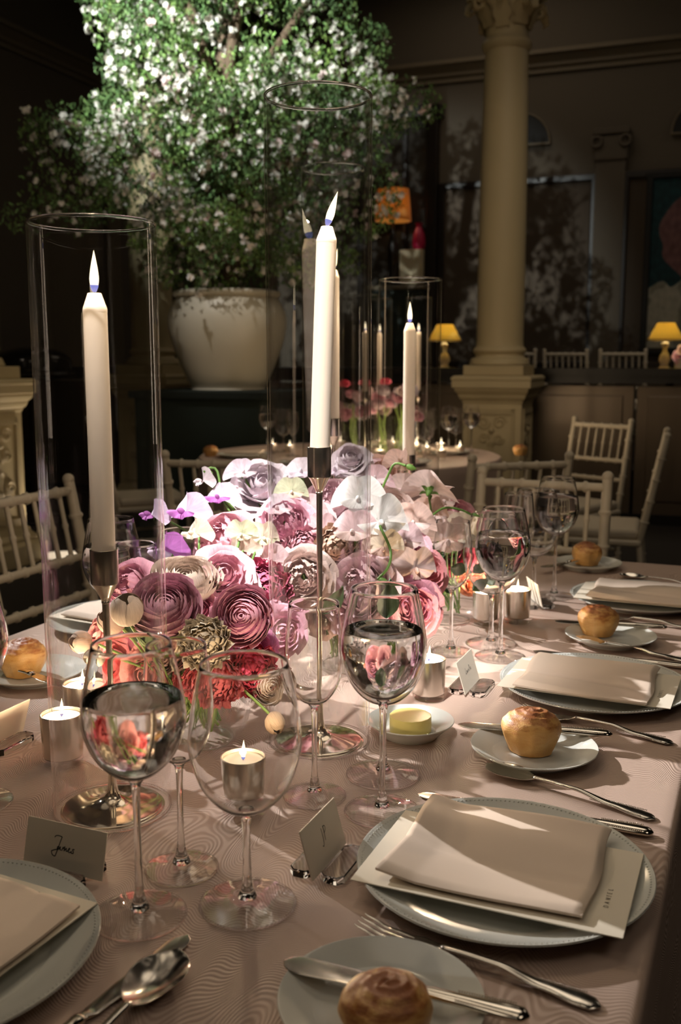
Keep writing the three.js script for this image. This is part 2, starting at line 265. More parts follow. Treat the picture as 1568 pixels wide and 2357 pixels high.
  part('abacus', [square([[0, 3.77], [0.2, 3.77], [0.235, 3.79], [0.235, 3.81], [0.25, 3.825], [0.25, 3.86], [0, 3.86]]), plainBox(0.44, HR - 3.85, 0.44, 0, (HR + 3.85) / 2, 0)], mat, o);
}
column('cream column with carved capital on a lit pedestal, right of the tree', [1.18, 0, -7.475], M.cream);
column('cream column pedestal cut by the left edge, with a floor light at its foot', [-2.245, 0, -6.03], M.cream);
column('unlit column standing in shade behind the tall planter', [-1.565, 0, -8.4], M.cream);
{
  const o = thing('floor_light', 'round glowing light set in the floor beside the left pedestal', 'floor light', [-1.79, 0.001, -6.27]);
  part('ring', lathe([[0.15, 0], [0.18, 0], [0.18, 0.012], [0.15, 0.012], [0.15, 0]], 40), M.steel, o);
  part('lens', lathe([[0, 0], [0.152, 0], [0.152, 0.008], [0, 0.01]], 40), new THREE.MeshStandardMaterial({ color: 0x222222, emissive: new THREE.Color(1, 0.8, 0.56), emissiveIntensity: 1.2 }), o);
  const l = new THREE.SpotLight(WARM, 2.2, 0, 0.9, 0.8, 2); l.position.set(-1.79, 0.03, -6.27); l.target.position.set(-1.95, 1, -6.15); l.castShadow = true; l.shadow.radius = 4; scene.add(l, l.target);
}
{ // a dark glossy dome seen past the left pedestal
  const o = thing('serving_dome', 'dark glossy serving dome on a stand behind the left pedestal', 'serving dome', [-2.36, 0, -7.7]);
  part('dome', smoothLathe([[0.3, 1.16], [0.3, 1.2], [0.27, 1.28], [0.16, 1.33], [0.0, 1.345]], 24, 40), std(0x2a2724, 0.15, { metalness: 0.5 }), o);
  part('stand', lathe([[0, 0], [0.22, 0], [0.22, 0.03], [0.05, 0.08], [0.05, 1.08], [0.32, 1.12], [0.32, 1.16], [0, 1.16]], 32), M.darkWood, o);
}

function scatter(geo, n, place) { // many copies of a small shape joined into one geometry, each with its own tone
  const g = geo.index ? geo.toNonIndexed() : geo, P = g.attributes.position, N = g.attributes.normal, k = P.count, pos = new Float32Array(n * k * 3), nor = new Float32Array(n * k * 3), v = V(0, 0, 0); let col = null;
  for (let i = 0; i < n; i++) { const [m, c] = place(i); if (c && !col) col = new Float32Array(n * k * 3); for (let j = 0; j < k; j++) { const o = (i * k + j) * 3; v.fromBufferAttribute(P, j).applyMatrix4(m).toArray(pos, o); v.fromBufferAttribute(N, j).transformDirection(m).toArray(nor, o); if (c) c.toArray(col, o); } }
  const out = new THREE.BufferGeometry(); out.setAttribute('position', new THREE.BufferAttribute(pos, 3)); out.setAttribute('normal', new THREE.BufferAttribute(nor, 3)); if (col) out.setAttribute('color', new THREE.BufferAttribute(col, 3)); return out;
}
// ------------------------------------------------------------------ planter and blossom tree
one('plinth', [box(0.94, 1.03, 0.94, 0, 0.515, 0, 0.01), box(1.0, 0.05, 1.0, 0, 1.02, 0, 0.01)], M.plinth, 'dark green clad plinth carrying the big planter', 'plinth', [-0.78, 0, -6.99], ROOM);
{
  const o = thing('planter', 'large round cream ceramic planter with a rolled rim holding the blossom tree', 'planter', [-0.78, 1.047, -6.99]); o.scale.setScalar(1.255);
  part('pot', smoothLathe([[0, 0], [0.19, 0], [0.205, 0.015], [0.255, 0.12], [0.31, 0.27], [0.325, 0.38], [0.30, 0.46], [0.272, 0.495], [0.268, 0.51]], 50, 64), M.pot, o);
  part('rim', smoothLathe([[0.262, 0.495], [0.285, 0.50], [0.295, 0.515], [0.285, 0.53], [0.26, 0.53], [0.245, 0.515], [0.245, 0.46]], 20, 64), M.pot, o);
  part('soil', lathe([[0, 0.47], [0.25, 0.46]], 30), M.bark, o);
}
{
  const base = V(-0.78, 1.64, -6.99);
  const o = thing('blossom_tree', 'tall bushy tree of small green leaves and white blossoms filling the upper left', 'tree', base.toArray()); o.scale.setScalar(1.255);
  // clouds of foliage, x and y from the planter's mouth, z towards the camera, radii
  const clouds = [[-0.30, 1.50, 0.10, 0.42, 0.40, 0.40, 9], [-0.05, 1.05, 0.15, 0.55, 0.45, 0.45, 12], [-0.28, 0.80, 0.15, 0.50, 0.38, 0.42, 9], [0.05, 0.45, 0.12, 0.48, 0.32, 0.40, 8], [0.30, 0.85, 0.05, 0.38, 0.42, 0.40, 7], [0.62, 0.95, 0.0, 0.36, 0.26, 0.3, 3.4], [0.88, 1.02, 0.0, 0.30, 0.15, 0.2, 1.3], [0.72, 0.55, 0.0, 0.24, 0.25, 0.25, 1.8], [-0.02, 0.17, 0.1, 0.42, 0.16, 0.36, 4.5], [0.42, 0.20, 0.05, 0.34, 0.14, 0.26, 2.0], [-0.78, 0.88, 0.0, 0.34, 0.16, 0.22, 1.2], [-0.72, 0.62, 0.0, 0.38, 0.22, 0.25, 1.5], [-0.45, 1.1, 0.1, 0.30, 0.30, 0.3, 4], [-0.95, 0.45, 0, 0.30, 0.12, 0.2, 0.5], [0.52, 1.45, 0, 0.20, 0.36, 0.2, 1.9], [0.78, 1.3, 0, 0.12, 0.16, 0.12, 0.5], [0.1, 1.75, 0, 0.55, 0.35, 0.4, 7], [-0.15, 0.32, 0.25, 0.34, 0.2, 0.22, 3]];
  const total = clouds.reduce((s, c) => s + c[6], 0);
  const spot = () => { let k = rnd() * total, c = clouds[0]; for (c of clouds) { k -= c[6]; if (k < 0) break; } let p; do p = V(rr(-1, 1), rr(-1, 1), rr(-1, 1)); while (p.lengthSq() > 1 || p.lengthSq() < 0.1 + 0.3 * rnd()); const q = V(c[0] + p.x * c[3], c[1] + p.y * c[4], c[2] + p.z * c[5]); const n = PN.noise(q.x * 3.4, q.y * 3.4, q.z * 3.4) + 0.45 * PN.noise(q.x * 11, q.y * 11, q.z * 11); return n < -0.1 ? spot() : q; };
  part('trunk', [tube([[0, -0.1, 0], [0.02, 0.3, -0.02], [-0.02, 0.9, 0.02], [0.03, 1.5, 0], [0.0, 2.3, 0.02]], 0.05, 24, 9)], M.bark, o);
  for (const [x0, y0, x1, y1, r] of [[0, 0.3, -0.75, 0.75, 0.018], [0, 0.5, 0.95, 1.02, 0.016], [0, 0.4, 0.7, 0.6, 0.016], [0, 0.7, -0.45, 1.3, 0.024], [0, 0.8, 0.5, 1.6, 0.022], [0, 0.9, -0.3, 1.9, 0.03], [0, 0.2, 0.4, 0.25, 0.014], [0, 0.2, -0.35, 0.4, 0.014], [0, 0.6, -0.9, 0.95, 0.014], [0, 1.0, 0.25, 2.1, 0.03]]) part('branch', tube([[x0, y0, 0], [x0 + (x1 - x0) * 0.3, y0 + (y1 - y0) * 0.35, 0.1], [x0 + (x1 - x0) * 0.7, y0 + (y1 - y0) * 0.75, 0.03], [x1, y1, 0.05]], r, 14, 6), M.bark, o);
  const leafGeo = sheet(2, 3, (s, t) => V(s * 0.0058 * Math.sin(Math.PI * Math.min(1, t * 0.96 + 0.04)), t * 0.025, 0.003 * Math.cos(t * 4) + 0.003 * s * s));
  const leafMat = std(0xffffff, 0.9, { vertexColors: true });
  const q = new THREE.Quaternion(), e = new THREE.Euler(), m = new THREE.Matrix4(), col = new THREE.Color();
  const leaves = scatter(leafGeo, 38000, () => { const p = spot(); e.set(rr(-1.6, 1.6), rr(0, 6.3), rr(-1, 1)); m.compose(p, q.setFromEuler(e), V(1, 1, 1).multiplyScalar(rr(0.7, 1.35))); const n = PN.noise(p.x * 4, p.y * 4, p.z * 4 + 7); col.setHSL(0.265 - 0.03 * n + rr(-0.02, 0.02), 0.52 + 0.12 * n, rr(0.09, 0.20) + 0.22 * Math.max(0, n)); return [m, col]; });
  part('leaves', leaves, leafMat, o).userData.kind = 'stuff';
  const flower = []; for (let k = 0; k < 5; k++) flower.push(sheet(1, 2, (s, t) => V(s * 0.0052 * Math.sin(0.5 + t * 2.1), 0.001 + t * 0.011, 0.004 * t * t)).rotateZ(k * 2 * Math.PI / 5));
  const single = merge(flower), cluster = [];
  for (let k = 0; k < 7; k++) cluster.push(single.clone().applyMatrix4(new THREE.Matrix4().compose(V(rr(-0.018, 0.018), rr(-0.018, 0.018), rr(-0.006, 0.012)), new THREE.Quaternion().setFromEuler(new THREE.Euler(rr(-0.8, 0.8), rr(-0.8, 0.8), rr(0, 6))), V(1, 1, 1).multiplyScalar(rr(0.8, 1.2)))));
  const clusterGeo = merge(cluster), petal = std(0xe9e4dc, 0.95), petalPink = std(0xdfc9c6, 0.95);
  for (let i = 0; i < 300; i++) { const p = spot(); p.z += 0.06; const b = part('blossom', clusterGeo, rnd() < 0.75 ? petal : petalPink, o); b.position.copy(p); b.rotation.set(rr(-0.8, 0.8), rr(-0.9, 0.9), rr(0, 6)); b.scale.setScalar(rr(0.75, 1.25)); }
  const rest = scatter(clusterGeo, 1900, () => { let p = spot(); for (let k = 0; k < 6 && PN.noise(p.x * 3.2 + 9, p.y * 3.2, p.z * 3.2) < 0.12 * k - 0.1 * (p.y > 0.4 ? 1 : -1); k++) p = spot(); e.set(rr(-1.2, 1.2), rr(-1.4, 1.4), rr(0, 6)); m.compose(p, q.setFromEuler(e), V(1, 1, 1).multiplyScalar(rr(0.6, 1.15))); return [m]; });
  part('blossoms', rest, petal, o).userData.kind = 'stuff';
}

// ------------------------------------------------------------------ bamboo-style banquet chairs
function rod(p, q, r, rings = 3, k = 8) { // a turned stick with knuckles like bamboo
  p = V(...p); q = V(...q); const L = p.distanceTo(q), pts = [[0, 0], [r, 0]];
  for (let i = 1; i <= rings; i++) { const y = L * i / (rings + 1), w = Math.min(0.009, L / (rings * 4)); pts.push([r, y - w], [r * 1.35, y - w * 0.3], [r * 1.35, y + w * 0.3], [r, y + w]); }
  pts.push([r, L], [0, L]); return between(lathe(pts, k), p, q);
}
function makeChair(label, pos, turn) { // faces -z, back towards +z
  const o = thing('banquet_chair', label, 'chair', pos, turn);
  const W = 0.18, y0 = 0.45, lean = (y) => 0.19 + Math.max(0, y - y0) * 0.2;
  for (const s of [-1, 1]) {
    part('back_post', [rod([s * W, 0, 0.23], [s * W, y0, 0.19], 0.014, 3), rod([s * W, y0, 0.19], [s * W, 0.92, lean(0.92)], 0.015, 4), bead(0.017, s * W, 0.925, lean(0.925), 10, 8)], M.chair, o);
    part('front_leg', rod([s * (W + 0.01), 0, -0.2], [s * (W + 0.01), y0, -0.19], 0.015, 3), M.chair, o);
    for (const y of [0.2, 0.28]) part('side_stretcher', rod([s * W, y, 0.207], [s * (W + 0.01), y, -0.197], 0.008, 2), M.chair, o);
  }
  for (const [y, r] of [[0.895, 0.0125], [0.715, 0.011], [0.615, 0.011]]) part('back_rail', rod([-W, y, lean(y)], [W, y, lean(y)], r, 5), M.chair, o);
  for (let i = 0; i < 6; i++) { const x = -W + (i + 1) * 2 * W / 7; part('spindle', rod([x, 0.715, lean(0.715)], [x, 0.895, lean(0.895)], 0.0068, 1, 7), M.chair, o); }
  for (const z of [-0.195, 0.215]) part('stretcher', rod([-W, 0.24, z], [W, 0.24, z], 0.008, 3), M.chair, o);
  part('seat', box(0.4, 0.03, 0.4, 0, 0.45, 0, 0.012), M.chair, o);
  part('cushion', new RoundedBoxGeometry(0.38, 0.05, 0.38, 3, 0.022).translate(0, 0.487, -0.005), M.cushion, o);
  return o;
}
const chair0 = makeChair('cream bamboo-style chair at the left side of the table, behind the left candle', T(2.03, -1.46, 0), TURN - Math.PI / 2);
const chairAt = (pos, turn, label) => copy(chair0, pos, turn, label);
chairAt(T(2.56, -0.568, 0), TURN + Math.PI, 'cream bamboo-style chair at the far end of the dining table, behind the water glasses');
chairAt([-0.364, 0, -3.67], -0.25, 'cream bamboo-style chair with its back to the camera, left front of the far table');
chairAt([0.532, 0, -3.62], 0.28, 'cream bamboo-style chair with its back to the camera, right front of the far table');
chairAt([1.21, 0, -5.24], 2.285, 'cream bamboo-style chair right of the far table, showing its slatted back');
chairAt([1.19, 0, -4.54], 1.26, 'cream bamboo-style chair seen from the side, furthest right');
chairAt([-1.08, 0, -5.52], -1.2, 'cream bamboo-style chair far left, seen through the left glass cylinder');
// raised terrace: chairs, lamps and flowers behind the rail
chairAt([1.48, 0.4, -8.72], ROOM + 0.25, 'cream chair on the terrace right beside the column, seen above the rail');
chairAt([2.03, 0.4, -8.78], ROOM - 0.1, 'cream chair on the terrace between the column and the right lamp, seen above the rail');
chairAt([2.42, 0.4, -8.54], ROOM, 'cream chair on the terrace left of the right lamp, seen above the rail');
function terraceTable(label, x, z) { const o = thing('bistro_table', label, 'table', [x, 0.4, z]); part('top', lathe([[0, 0.735], [0.4, 0.735], [0.41, 0.745], [0.4, 0.755], [0, 0.755]], 40), M.farCloth, o); part('stand', lathe([[0, 0], [0.22, 0], [0.22, 0.02], [0.04, 0.06], [0.035, 0.73], [0, 0.735]], 24), M.darkWood, o); }
terraceTable('small round table on the terrace under the right lamp', 2.98, -9.08);
terraceTable('small round table on the terrace left of the column, under a lamp', 0.88, -9.5);
function tableLamp(label, pos) {
  const o = thing('table_lamp', label, 'lamp', pos);
  part('base', smoothLathe([[0, 0], [0.07, 0], [0.072, 0.015], [0.04, 0.03], [0.035, 0.06], [0.05, 0.09], [0.04, 0.13], [0.022, 0.16], [0.022, 0.2], [0.034, 0.225], [0.034, 0.235], [0.014, 0.25]], 50, 24), M.cream, o);
  part('stem', lathe([[0, 0.24], [0.008, 0.24], [0.008, 0.34], [0, 0.34]], 10), M.cream, o);
  part('shade', lathe([[0.155, 0.265], [0.157, 0.262], [0.075, 0.415], [0.073, 0.415], [0.155, 0.265]], 36), phys(0xefd77e, 1, { transmission: 0.5, thickness: 0 }), o);
  part('trim', lathe([[0.153, 0.262], [0.16, 0.262], [0.156, 0.272], [0.153, 0.27]], 36), std(0x7a5a1c, 0.7), o);
  part('bulb', new THREE.SphereGeometry(0.022, 12, 10).translate(0, 0.35, 0), new THREE.MeshStandardMaterial({ color: 0x222222, emissive: 0xffc880, emissiveIntensity: 2 }), o);
  const l = new THREE.PointLight(new THREE.Color(1, 0.92, 0.74), LIGHT.lamp, 0, 2); l.position.set(0, 0.35, 0); l.castShadow = true; o.add(l);
}
tableLamp('cream table lamp with a yellow shade on the right terrace table', [2.87, 1.156, -8.92]);
tableLamp('cream table lamp with a yellow shade left of the column', [0.965, 1.156, -9.34]);
{ // lit corner seen through the doorway
  const o = thing('drum_lamp', 'orange glowing drum lampshade seen through the dark doorway', 'lamp', [0.565, 0, -11.05], ROOM);
  part('shade', lathe([[0.19, 2.72], [0.2, 2.72], [0.17, 3.05], [0.16, 3.05], [0.19, 2.72]], 32), phys(0xeab45a, 1, { transmission: 0.5, thickness: 0 }), o);
  part('stand', lathe([[0, 2.05], [0.1, 2.05], [0.1, 2.07], [0.03, 2.1], [0.05, 2.3], [0.06, 2.45], [0.02, 2.6], [0.012, 2.85], [0, 2.85]], 24), M.darkWood, o);
  part('bulb', new THREE.SphereGeometry(0.03, 12, 10).translate(0, 2.89, 0), new THREE.MeshStandardMaterial({ color: 0x222222, emissive: 0xffb060, emissiveIntensity: 1.2 }), o);
  const l = new THREE.PointLight(new THREE.Color(1, 0.84, 0.55), 0.08, 0, 2); l.position.set(0, 2.89, 0); l.castShadow = true; o.add(l);
  const c = thing('cabinet', 'dark cabinet with a pale shelf below the orange lampshade', 'cabinet', Rm(bk(0.075), 10.6), ROOM);
  part('body', box(0.62, 1.6, 0.26, 0, 1.2, 0, 0.01), std(0x1d2a22, 0.6), c); part('top', box(0.68, 0.05, 0.3, 0, 2.02, 0, 0.01), M.moulding, c); part('shelf', box(0.26, 0.36, 0.08, 0.16, 1.95 + 0.29, 0.02, 0.01), std(0xb5a98c, 0.7), c);
  one('vase', smoothLathe([[0, 0], [0.05, 0], [0.07, 0.06], [0.06, 0.16], [0.03, 0.24], [0.045, 0.28]], 30, 24), std(0xb01846, 0.4), 'small magenta vase standing on the pale shelf in the doorway', 'vase', Rm(bk(0.098), 10.62, 2.42));
}
{ // framed picture on the right: teal ground, mauve mottled form, pale foot
  const pic = texture(256, (x, y) => { const n = PN.noise(x * 9, y * 9, 2), n2 = PN.noise(x * 26, y * 26, 6), ex = (x - 0.42) / 0.34, ey = (y - 0.66) / 0.26 + 0.12 * n; if (ex * ex + ey * ey < 1 + 0.2 * n) return mixc([92, 62, 66], [140, 104, 104], 0.5 + 0.5 * n2); if (y < 0.42 + 0.08 * n + 0.15 * (x - 0.5)) return mixc([150, 150, 138], [190, 188, 176], 0.5 + 0.5 * n2 - (n > 0.25 ? 0.8 : 0)); return mixc([10, 40, 48], [24, 70, 76], 0.5 + 0.5 * n2); }, true);
  const o = thing('picture', 'large framed abstract picture with a mauve form on teal, cut by the right edge', 'picture', Rm((bk(0.362) + bk(0.53)) / 2, BB - 0.06, 2.2), ROOM);
  const w = bk(0.53) - bk(0.362), h = 1.72;
  part('canvas', plainBox(w, h, 0.02), std(0xffffff, 0.8, { map: pic }), o);
  for (const [x, y, ww, hh] of [[0, h / 2, w + 0.08, 0.06], [0, -h / 2, w + 0.08, 0.06], [-w / 2, 0, 0.06, h], [w / 2, 0, 0.06, h]]) part('frame_strip', box(ww, hh, 0.05, x, y, 0.01, 0.01), M.black, o);
}

// ------------------------------------------------------------------ the dining table's cloth and the far table
{ // rounded-corner sheet with a soft edge and a rippled fall to the floor
  const U0 = 0.3, U1 = 2.54, V0 = -1.255, V1 = -0.058, R = 0.03, per = [];
  const corner = (u, v, a0) => { for (let i = 0; i <= 6; i++) { const a = a0 + i / 6 * Math.PI / 2; per.push([u + R * Math.cos(a), v + R * Math.sin(a), Math.cos(a), Math.sin(a)]); } };
  const edge = (u0, v0, u1, v1, nu, nv) => { for (let i = 1; i < 46; i++) per.push([u0 + (u1 - u0) * i / 46, v0 + (v1 - v0) * i / 46, nu, nv]); };
  corner(U1 - R, V1 - R, 0); edge(U1 - R, V1, U0 + R, V1, 0, 1); corner(U0 + R, V1 - R, Math.PI / 2); edge(U0, V1 - R, U0, V0 + R, -1, 0); corner(U0 + R, V0 + R, Math.PI); edge(U0 + R, V0, U1 - R, V0, 0, -1); corner(U1 - R, V0 + R, 1.5 * Math.PI); edge(U1, V0 + R, U1, V1 - R, 1, 0);
  const pos = [], uv = [], idx = [], n = per.length, K = 0.84;
  const rings = [[-0.02, 0, 0], [-0.009, 0, 0], [-0.003, -0.0025, 0], [0, -0.009, 0], [0.001, -0.03, 0], ...[0.06, 0.1, 0.15, 0.19, 0.225].map((d) => [0.002 + d * 0.03, -d, d * 0.02])];
  rings.forEach(([out, y, amp]) => per.forEach(([u, v, nu, nv], i) => { const w = amp * (Math.sin(i * 0.9) + 0.5 * Math.sin(i * 0.37 + 1)), a = u + nu * (out + w), b = v + nv * (out + w); pos.push(b, y, -a); uv.push((b + (Math.abs(nv) > 0.5 ? -y * nv : 0)) / K, (a + (Math.abs(nv) > 0.5 ? 0 : -y * nu)) / K); }));
  for (let r = 0; r + 1 < rings.length; r++) for (let i = 0; i < n; i++) { const a = r * n + i, b = r * n + (i + 1) % n; idx.push(a, a + n, b, b, a + n, b + n); }
  const c = pos.length / 3; pos.push((V0 + V1) / 2, 0, -(U0 + U1) / 2); uv.push((V0 + V1) / 2 / K, (U0 + U1) / 2 / K); for (let i = 0; i < n; i++) idx.push(i, (i + 1) % n, c);
  const g = new THREE.BufferGeometry(); g.setAttribute('position', new THREE.Float32BufferAttribute(pos, 3)); g.setAttribute('uv', new THREE.Float32BufferAttribute(uv, 2)); g.setIndex(idx);
  const p = g.attributes.position; g.computeVertexNormals(); if (g.attributes.normal.getY(c) < 0) { g.index.array.reverse(); g.computeVertexNormals(); }
  one('tablecloth', g, M.cloth, 'blush damask tablecloth with woven wavy lines on the long dining table', 'tablecloth', [0, TOP, 0], TURN);
}
{
  const o = thing('dining_table', 'long wooden table hidden under the blush damask cloth', 'table', [0, 0, 0], TURN);
  part('top', box(1.17, 0.03, 2.21, -0.656, 0.731, -1.42, 0.006), M.darkWood, o);
  for (const [x, z] of [[-1.15, -0.45], [-0.16, -0.45], [-1.15, -2.4], [-0.16, -2.4]]) part('leg', box(0.06, 0.716, 0.06, x, 0.358, z, 0.006), M.darkWood, o);
}
const C2 = [0.05, -5.3];
{
  const pts = [], R = 0.8; const g = new THREE.LatheGeometry([[0, 0.75], [R - 0.01, 0.75], [R, 0.742], [R + 0.003, 0.70], [R + 0.012, 0.5], [R + 0.02, 0.25], [R + 0.03, 0.02]].map(([r, y]) => new THREE.Vector2(r, y)), 120);
  const p = g.attributes.position; for (let i = 0; i < p.count; i++) { const a = Math.atan2(p.getZ(i), p.getX(i)), d = 0.75 - p.getY(i), k = 1 + 0.05 * d * Math.sin(a * 20); p.setXYZ(i, p.getX(i) * k, p.getY(i), p.getZ(i) * k); } g.computeVertexNormals();
  one('tablecloth', g, M.farCloth, 'plain blush cloth over the round far table', 'tablecloth', [C2[0], 0, C2[1]]);
}

// ------------------------------------------------------------------ glassware
const spline = (pts, n) => new THREE.SplineCurve(pts.map(([r, y]) => new THREE.Vector2(r, y))).getPoints(n).map((p) => [p.x, p.y]);
const KINDS = {
  water: { foot: 0.0425, stem: 0.0036, b: 0.131, bowl: [[0.004, 0.131], [0.02, 0.138], [0.036, 0.155], [0.0455, 0.18], [0.0455, 0.2], [0.041, 0.226], [0.0345, 0.256]] },
  red: { foot: 0.045, stem: 0.004, b: 0.091, bowl: [[0.004, 0.091], [0.022, 0.097], [0.04, 0.117], [0.0505, 0.148], [0.051, 0.17], [0.046, 0.203], [0.0395, 0.2325]] },
  white: { foot: 0.0365, stem: 0.0034, b: 0.112, bowl: [[0.004, 0.112], [0.017, 0.118], [0.029, 0.138], [0.0335, 0.165], [0.0325, 0.19], [0.0285, 0.23]] },
};
function makeGlass(kind, level, label, pos, far = false, seg = far ? 28 : 48) {
  const K = KINDS[kind], o = thing('wine_glass', label, 'glass', pos);
  part('foot', lathe([[0, 0.0004], [K.foot - 0.001, 0.0004], [K.foot, 0.0012], [K.foot - 0.0006, 0.0022], [K.foot * 0.7, 0.0036], [K.foot * 0.4, 0.006], [K.foot * 0.22, 0.0095], [0.006, 0.016], [0.0048, 0.022], [0, 0.022]], seg), M.crystal, o);
  part('foot_edge', new THREE.TorusGeometry(K.foot - 0.0009, 0.0011, 8, seg * 2).rotateX(Math.PI / 2).translate(0, 0.0013, 0), far ? M.pane : M.glass, o);
  part('stem', smoothLathe([[0, 0.0062], [0.0085, 0.0068], [0.0078, 0.011], [0.0052, 0.018], [K.stem, 0.034], [K.stem * 0.9, (K.b + 0.03) / 2], [K.stem, K.b - 0.016], [K.stem * 1.3, K.b - 0.005], [0.0075, K.b + 0.0005], [0, K.b + 0.001]], 30, 16), M.glass, o);
  const out = spline(K.bowl, 26), inn = out.map(([r, y], i) => [Math.max(0, r - 0.0009), y + 0.0022 * Math.pow(1 - i / 26, 3)]);
  part('bowl', lathe([[0, K.b], ...out, ...inn.slice().reverse(), [0, inn[0][1]]], seg), far ? M.pane : M.glass, o);
  part('rim', new THREE.TorusGeometry(out[26][0] - 0.0004, 0.00075, 6, seg).rotateX(Math.PI / 2).translate(0, out[26][1], 0), M.crystal, o);
  if (level) { const w = inn.filter(([, y]) => y < level).map(([r, y]) => [Math.max(0, r - 0.0005), y + 0.0004]), k = inn.findIndex(([, y]) => y >= level), r = inn[k][0] - 0.0007; part('water', lathe([[0, inn[0][1] + 0.0004], ...w, [r, level + 0.0006], [r - 0.0018, level - 0.0004], [0, level - 0.0006]], far ? 28 : 64), M.water, o); }
  return o;
}
const glassProto = {};
function glass(kind, level, u, v, label) { const key = kind + level, pos = T(u, v); if (!glassProto[key]) return (glassProto[key] = makeGlass(kind, level, label, pos)); return copy(glassProto[key], pos, rr(0, 6), label); }
glass('water', 0.207, 0.703, -0.495, 'water glass filled past its middle, nearest front left, in front of the left candlestick');
glass('red', 0, 0.758, -0.414, 'large empty wine glass standing in front of the nearest votive candle');
glass('white', 0, 0.790, -0.505, 'slender empty wine glass between and behind the two nearest big glasses');
glass('white', 0, 0.993, -0.452, 'slender empty wine glass right in front of the tall candlestick stem');
glass('water', 0.21, 0.986, -0.366, 'water glass in the middle, left of the butter and behind the card with initials');
glass('red', 0, 1.080, -0.400, 'large empty wine glass just behind the middle water glass');
glass('white', 0, 1.610, -0.473, 'slender empty wine glass right of the bunch with red roses showing through it');
glass('water', 0.213, 1.614, -0.387, 'water glass right of the flowers with a pink reflection on its right side');
glass('red', 0, 1.684, -0.421, 'large empty wine glass just behind the water glass right of the flowers');
glass('water', 0.216, 2.092, -0.388, 'farthest water glass on the dining table, beside the roll at the far end');
glass('red', 0, 2.053, -0.424, 'large empty wine glass just left of the farthest water glass');
glass('white', 0, 2.004, -0.450, 'slender empty wine glass left of the farthest pair of glasses');
glass('water', 0.207, 0.825, -0.802, 'water glass cut by the left edge of the picture, beside the left roll');
glass('water', 0.214, 1.268, -0.923, 'water glass behind the metal cup of the left candlestick');
glass('red', 0, 1.333, -0.832, 'large empty wine glass at the left of the bunch with purple sweet pea behind it');
glass('white', 0, 1.224, -0.847, 'slender empty wine glass close right of the candle cup on the left');

// ------------------------------------------------------------------ candles
function flameOn(parent, x, y, z, h, tilt = 0) { // a flame with its light
  const tip = smoothLathe([[0, 0.06 * h], [0.07 * h, 0.10 * h], [0.115 * h, 0.30 * h], [0.085 * h, 0.58 * h], [0.035 * h, 0.84 * h], [0, h]], 12, 12);
  const low = smoothLathe([[0, 0], [0.05 * h, 0.015 * h], [0.088 * h, 0.10 * h], [0.103 * h, 0.16 * h], [0.098 * h, 0.17 * h], [0, 0.10 * h]], 8, 12);
  const f = new THREE.Mesh(mergeGeometries([tip, low], true), [M.flame, M.flameBase]); f.name = 'flame'; parent.add(f); f.position.set(x, y, z); f.rotation.z = -tilt;
}
function pointLight(x, y, z, cd) { const l = new THREE.PointLight(FLAME, cd, 0, 2); l.position.set(x, y, z); l.castShadow = true; l.shadow.radius = 0.2; scene.add(l); }
function candlestick(label, pos, H) {
  const o = thing('candlestick', label, 'candlestick', pos);
  part('base', smoothLathe([[0, 0], [0.053, 0], [0.0555, 0.0012], [0.054, 0.003], [0.04, 0.0055], [0.02, 0.009], [0.009, 0.015], [0.0052, 0.026], [0.004, 0.04]], 50, 64), M.nickel, o);
  part('stem', lathe([[0, 0.035], [0.004, 0.035], [0.0036, H * 0.5], [0.004, H - 0.061], [0.0046, H - 0.06], [0.0046, H - 0.057], [0, H - 0.057]], 24), M.brushed, o);
  part('socket', lathe([[0, H - 0.059], [0.0045, H - 0.058], [0.0062, H - 0.053], [0.0135, H - 0.0395], [0.0152, H - 0.0375], [0.0152, H - 0.0005], [0.0146, H], [0.0132, H], [0.0132, H - 0.025], [0, H - 0.025]], 40), M.brushed, o);
  return o;
}
function taper(label, pos, L, tilt = 0, flameTilt = 0) { // pos is the candle's foot in its socket
  const o = thing('taper_candle', label, 'candle', pos); o.rotation.z = -tilt;
  part('body', [smoothLathe([[0, 0], [0.0120, 0], [0.0125, 0.004], [0.0127, L * 0.5], [0.0125, L - 0.03], [0.0127, L - 0.019], [0.0124, L - 0.0155], [0.0105, L - 0.010], [0.0082, L - 0.0035], [0.0072, L - 0.0006], [0.0066, L], [0.004, L - 0.0015], [0, L - 0.002]], 60, 40)], M.candle, o);
  part('wick', tube([[0, L - 0.003, 0], [0.0004, L + 0.004, 0], [0.0016, L + 0.009, 0]], 0.0008, 6, 6), M.wick, o);
  flameOn(o, 0, L + 0.001, 0, 0.043, flameTilt);
  pointLight(pos[0] + Math.sin(tilt) * L + Math.sin(flameTilt) * 0.022, pos[1] + L + 0.022, pos[2], LIGHT.taper);
}
function blown(g, k) { const p = g.attributes.position; for (let i = 0; i < p.count; i++) { const x = p.getX(i), y = p.getY(i), z = p.getZ(i), n = 1 + 0.006 * PN.noise(x * 34 + k, y * 2.2, z * 34) + 0.0035 * PN.noise(x * 90, y * 4 + k, z * 90); p.setX(i, x * n); p.setZ(i, z * n); } g.computeVertexNormals(); return g; }
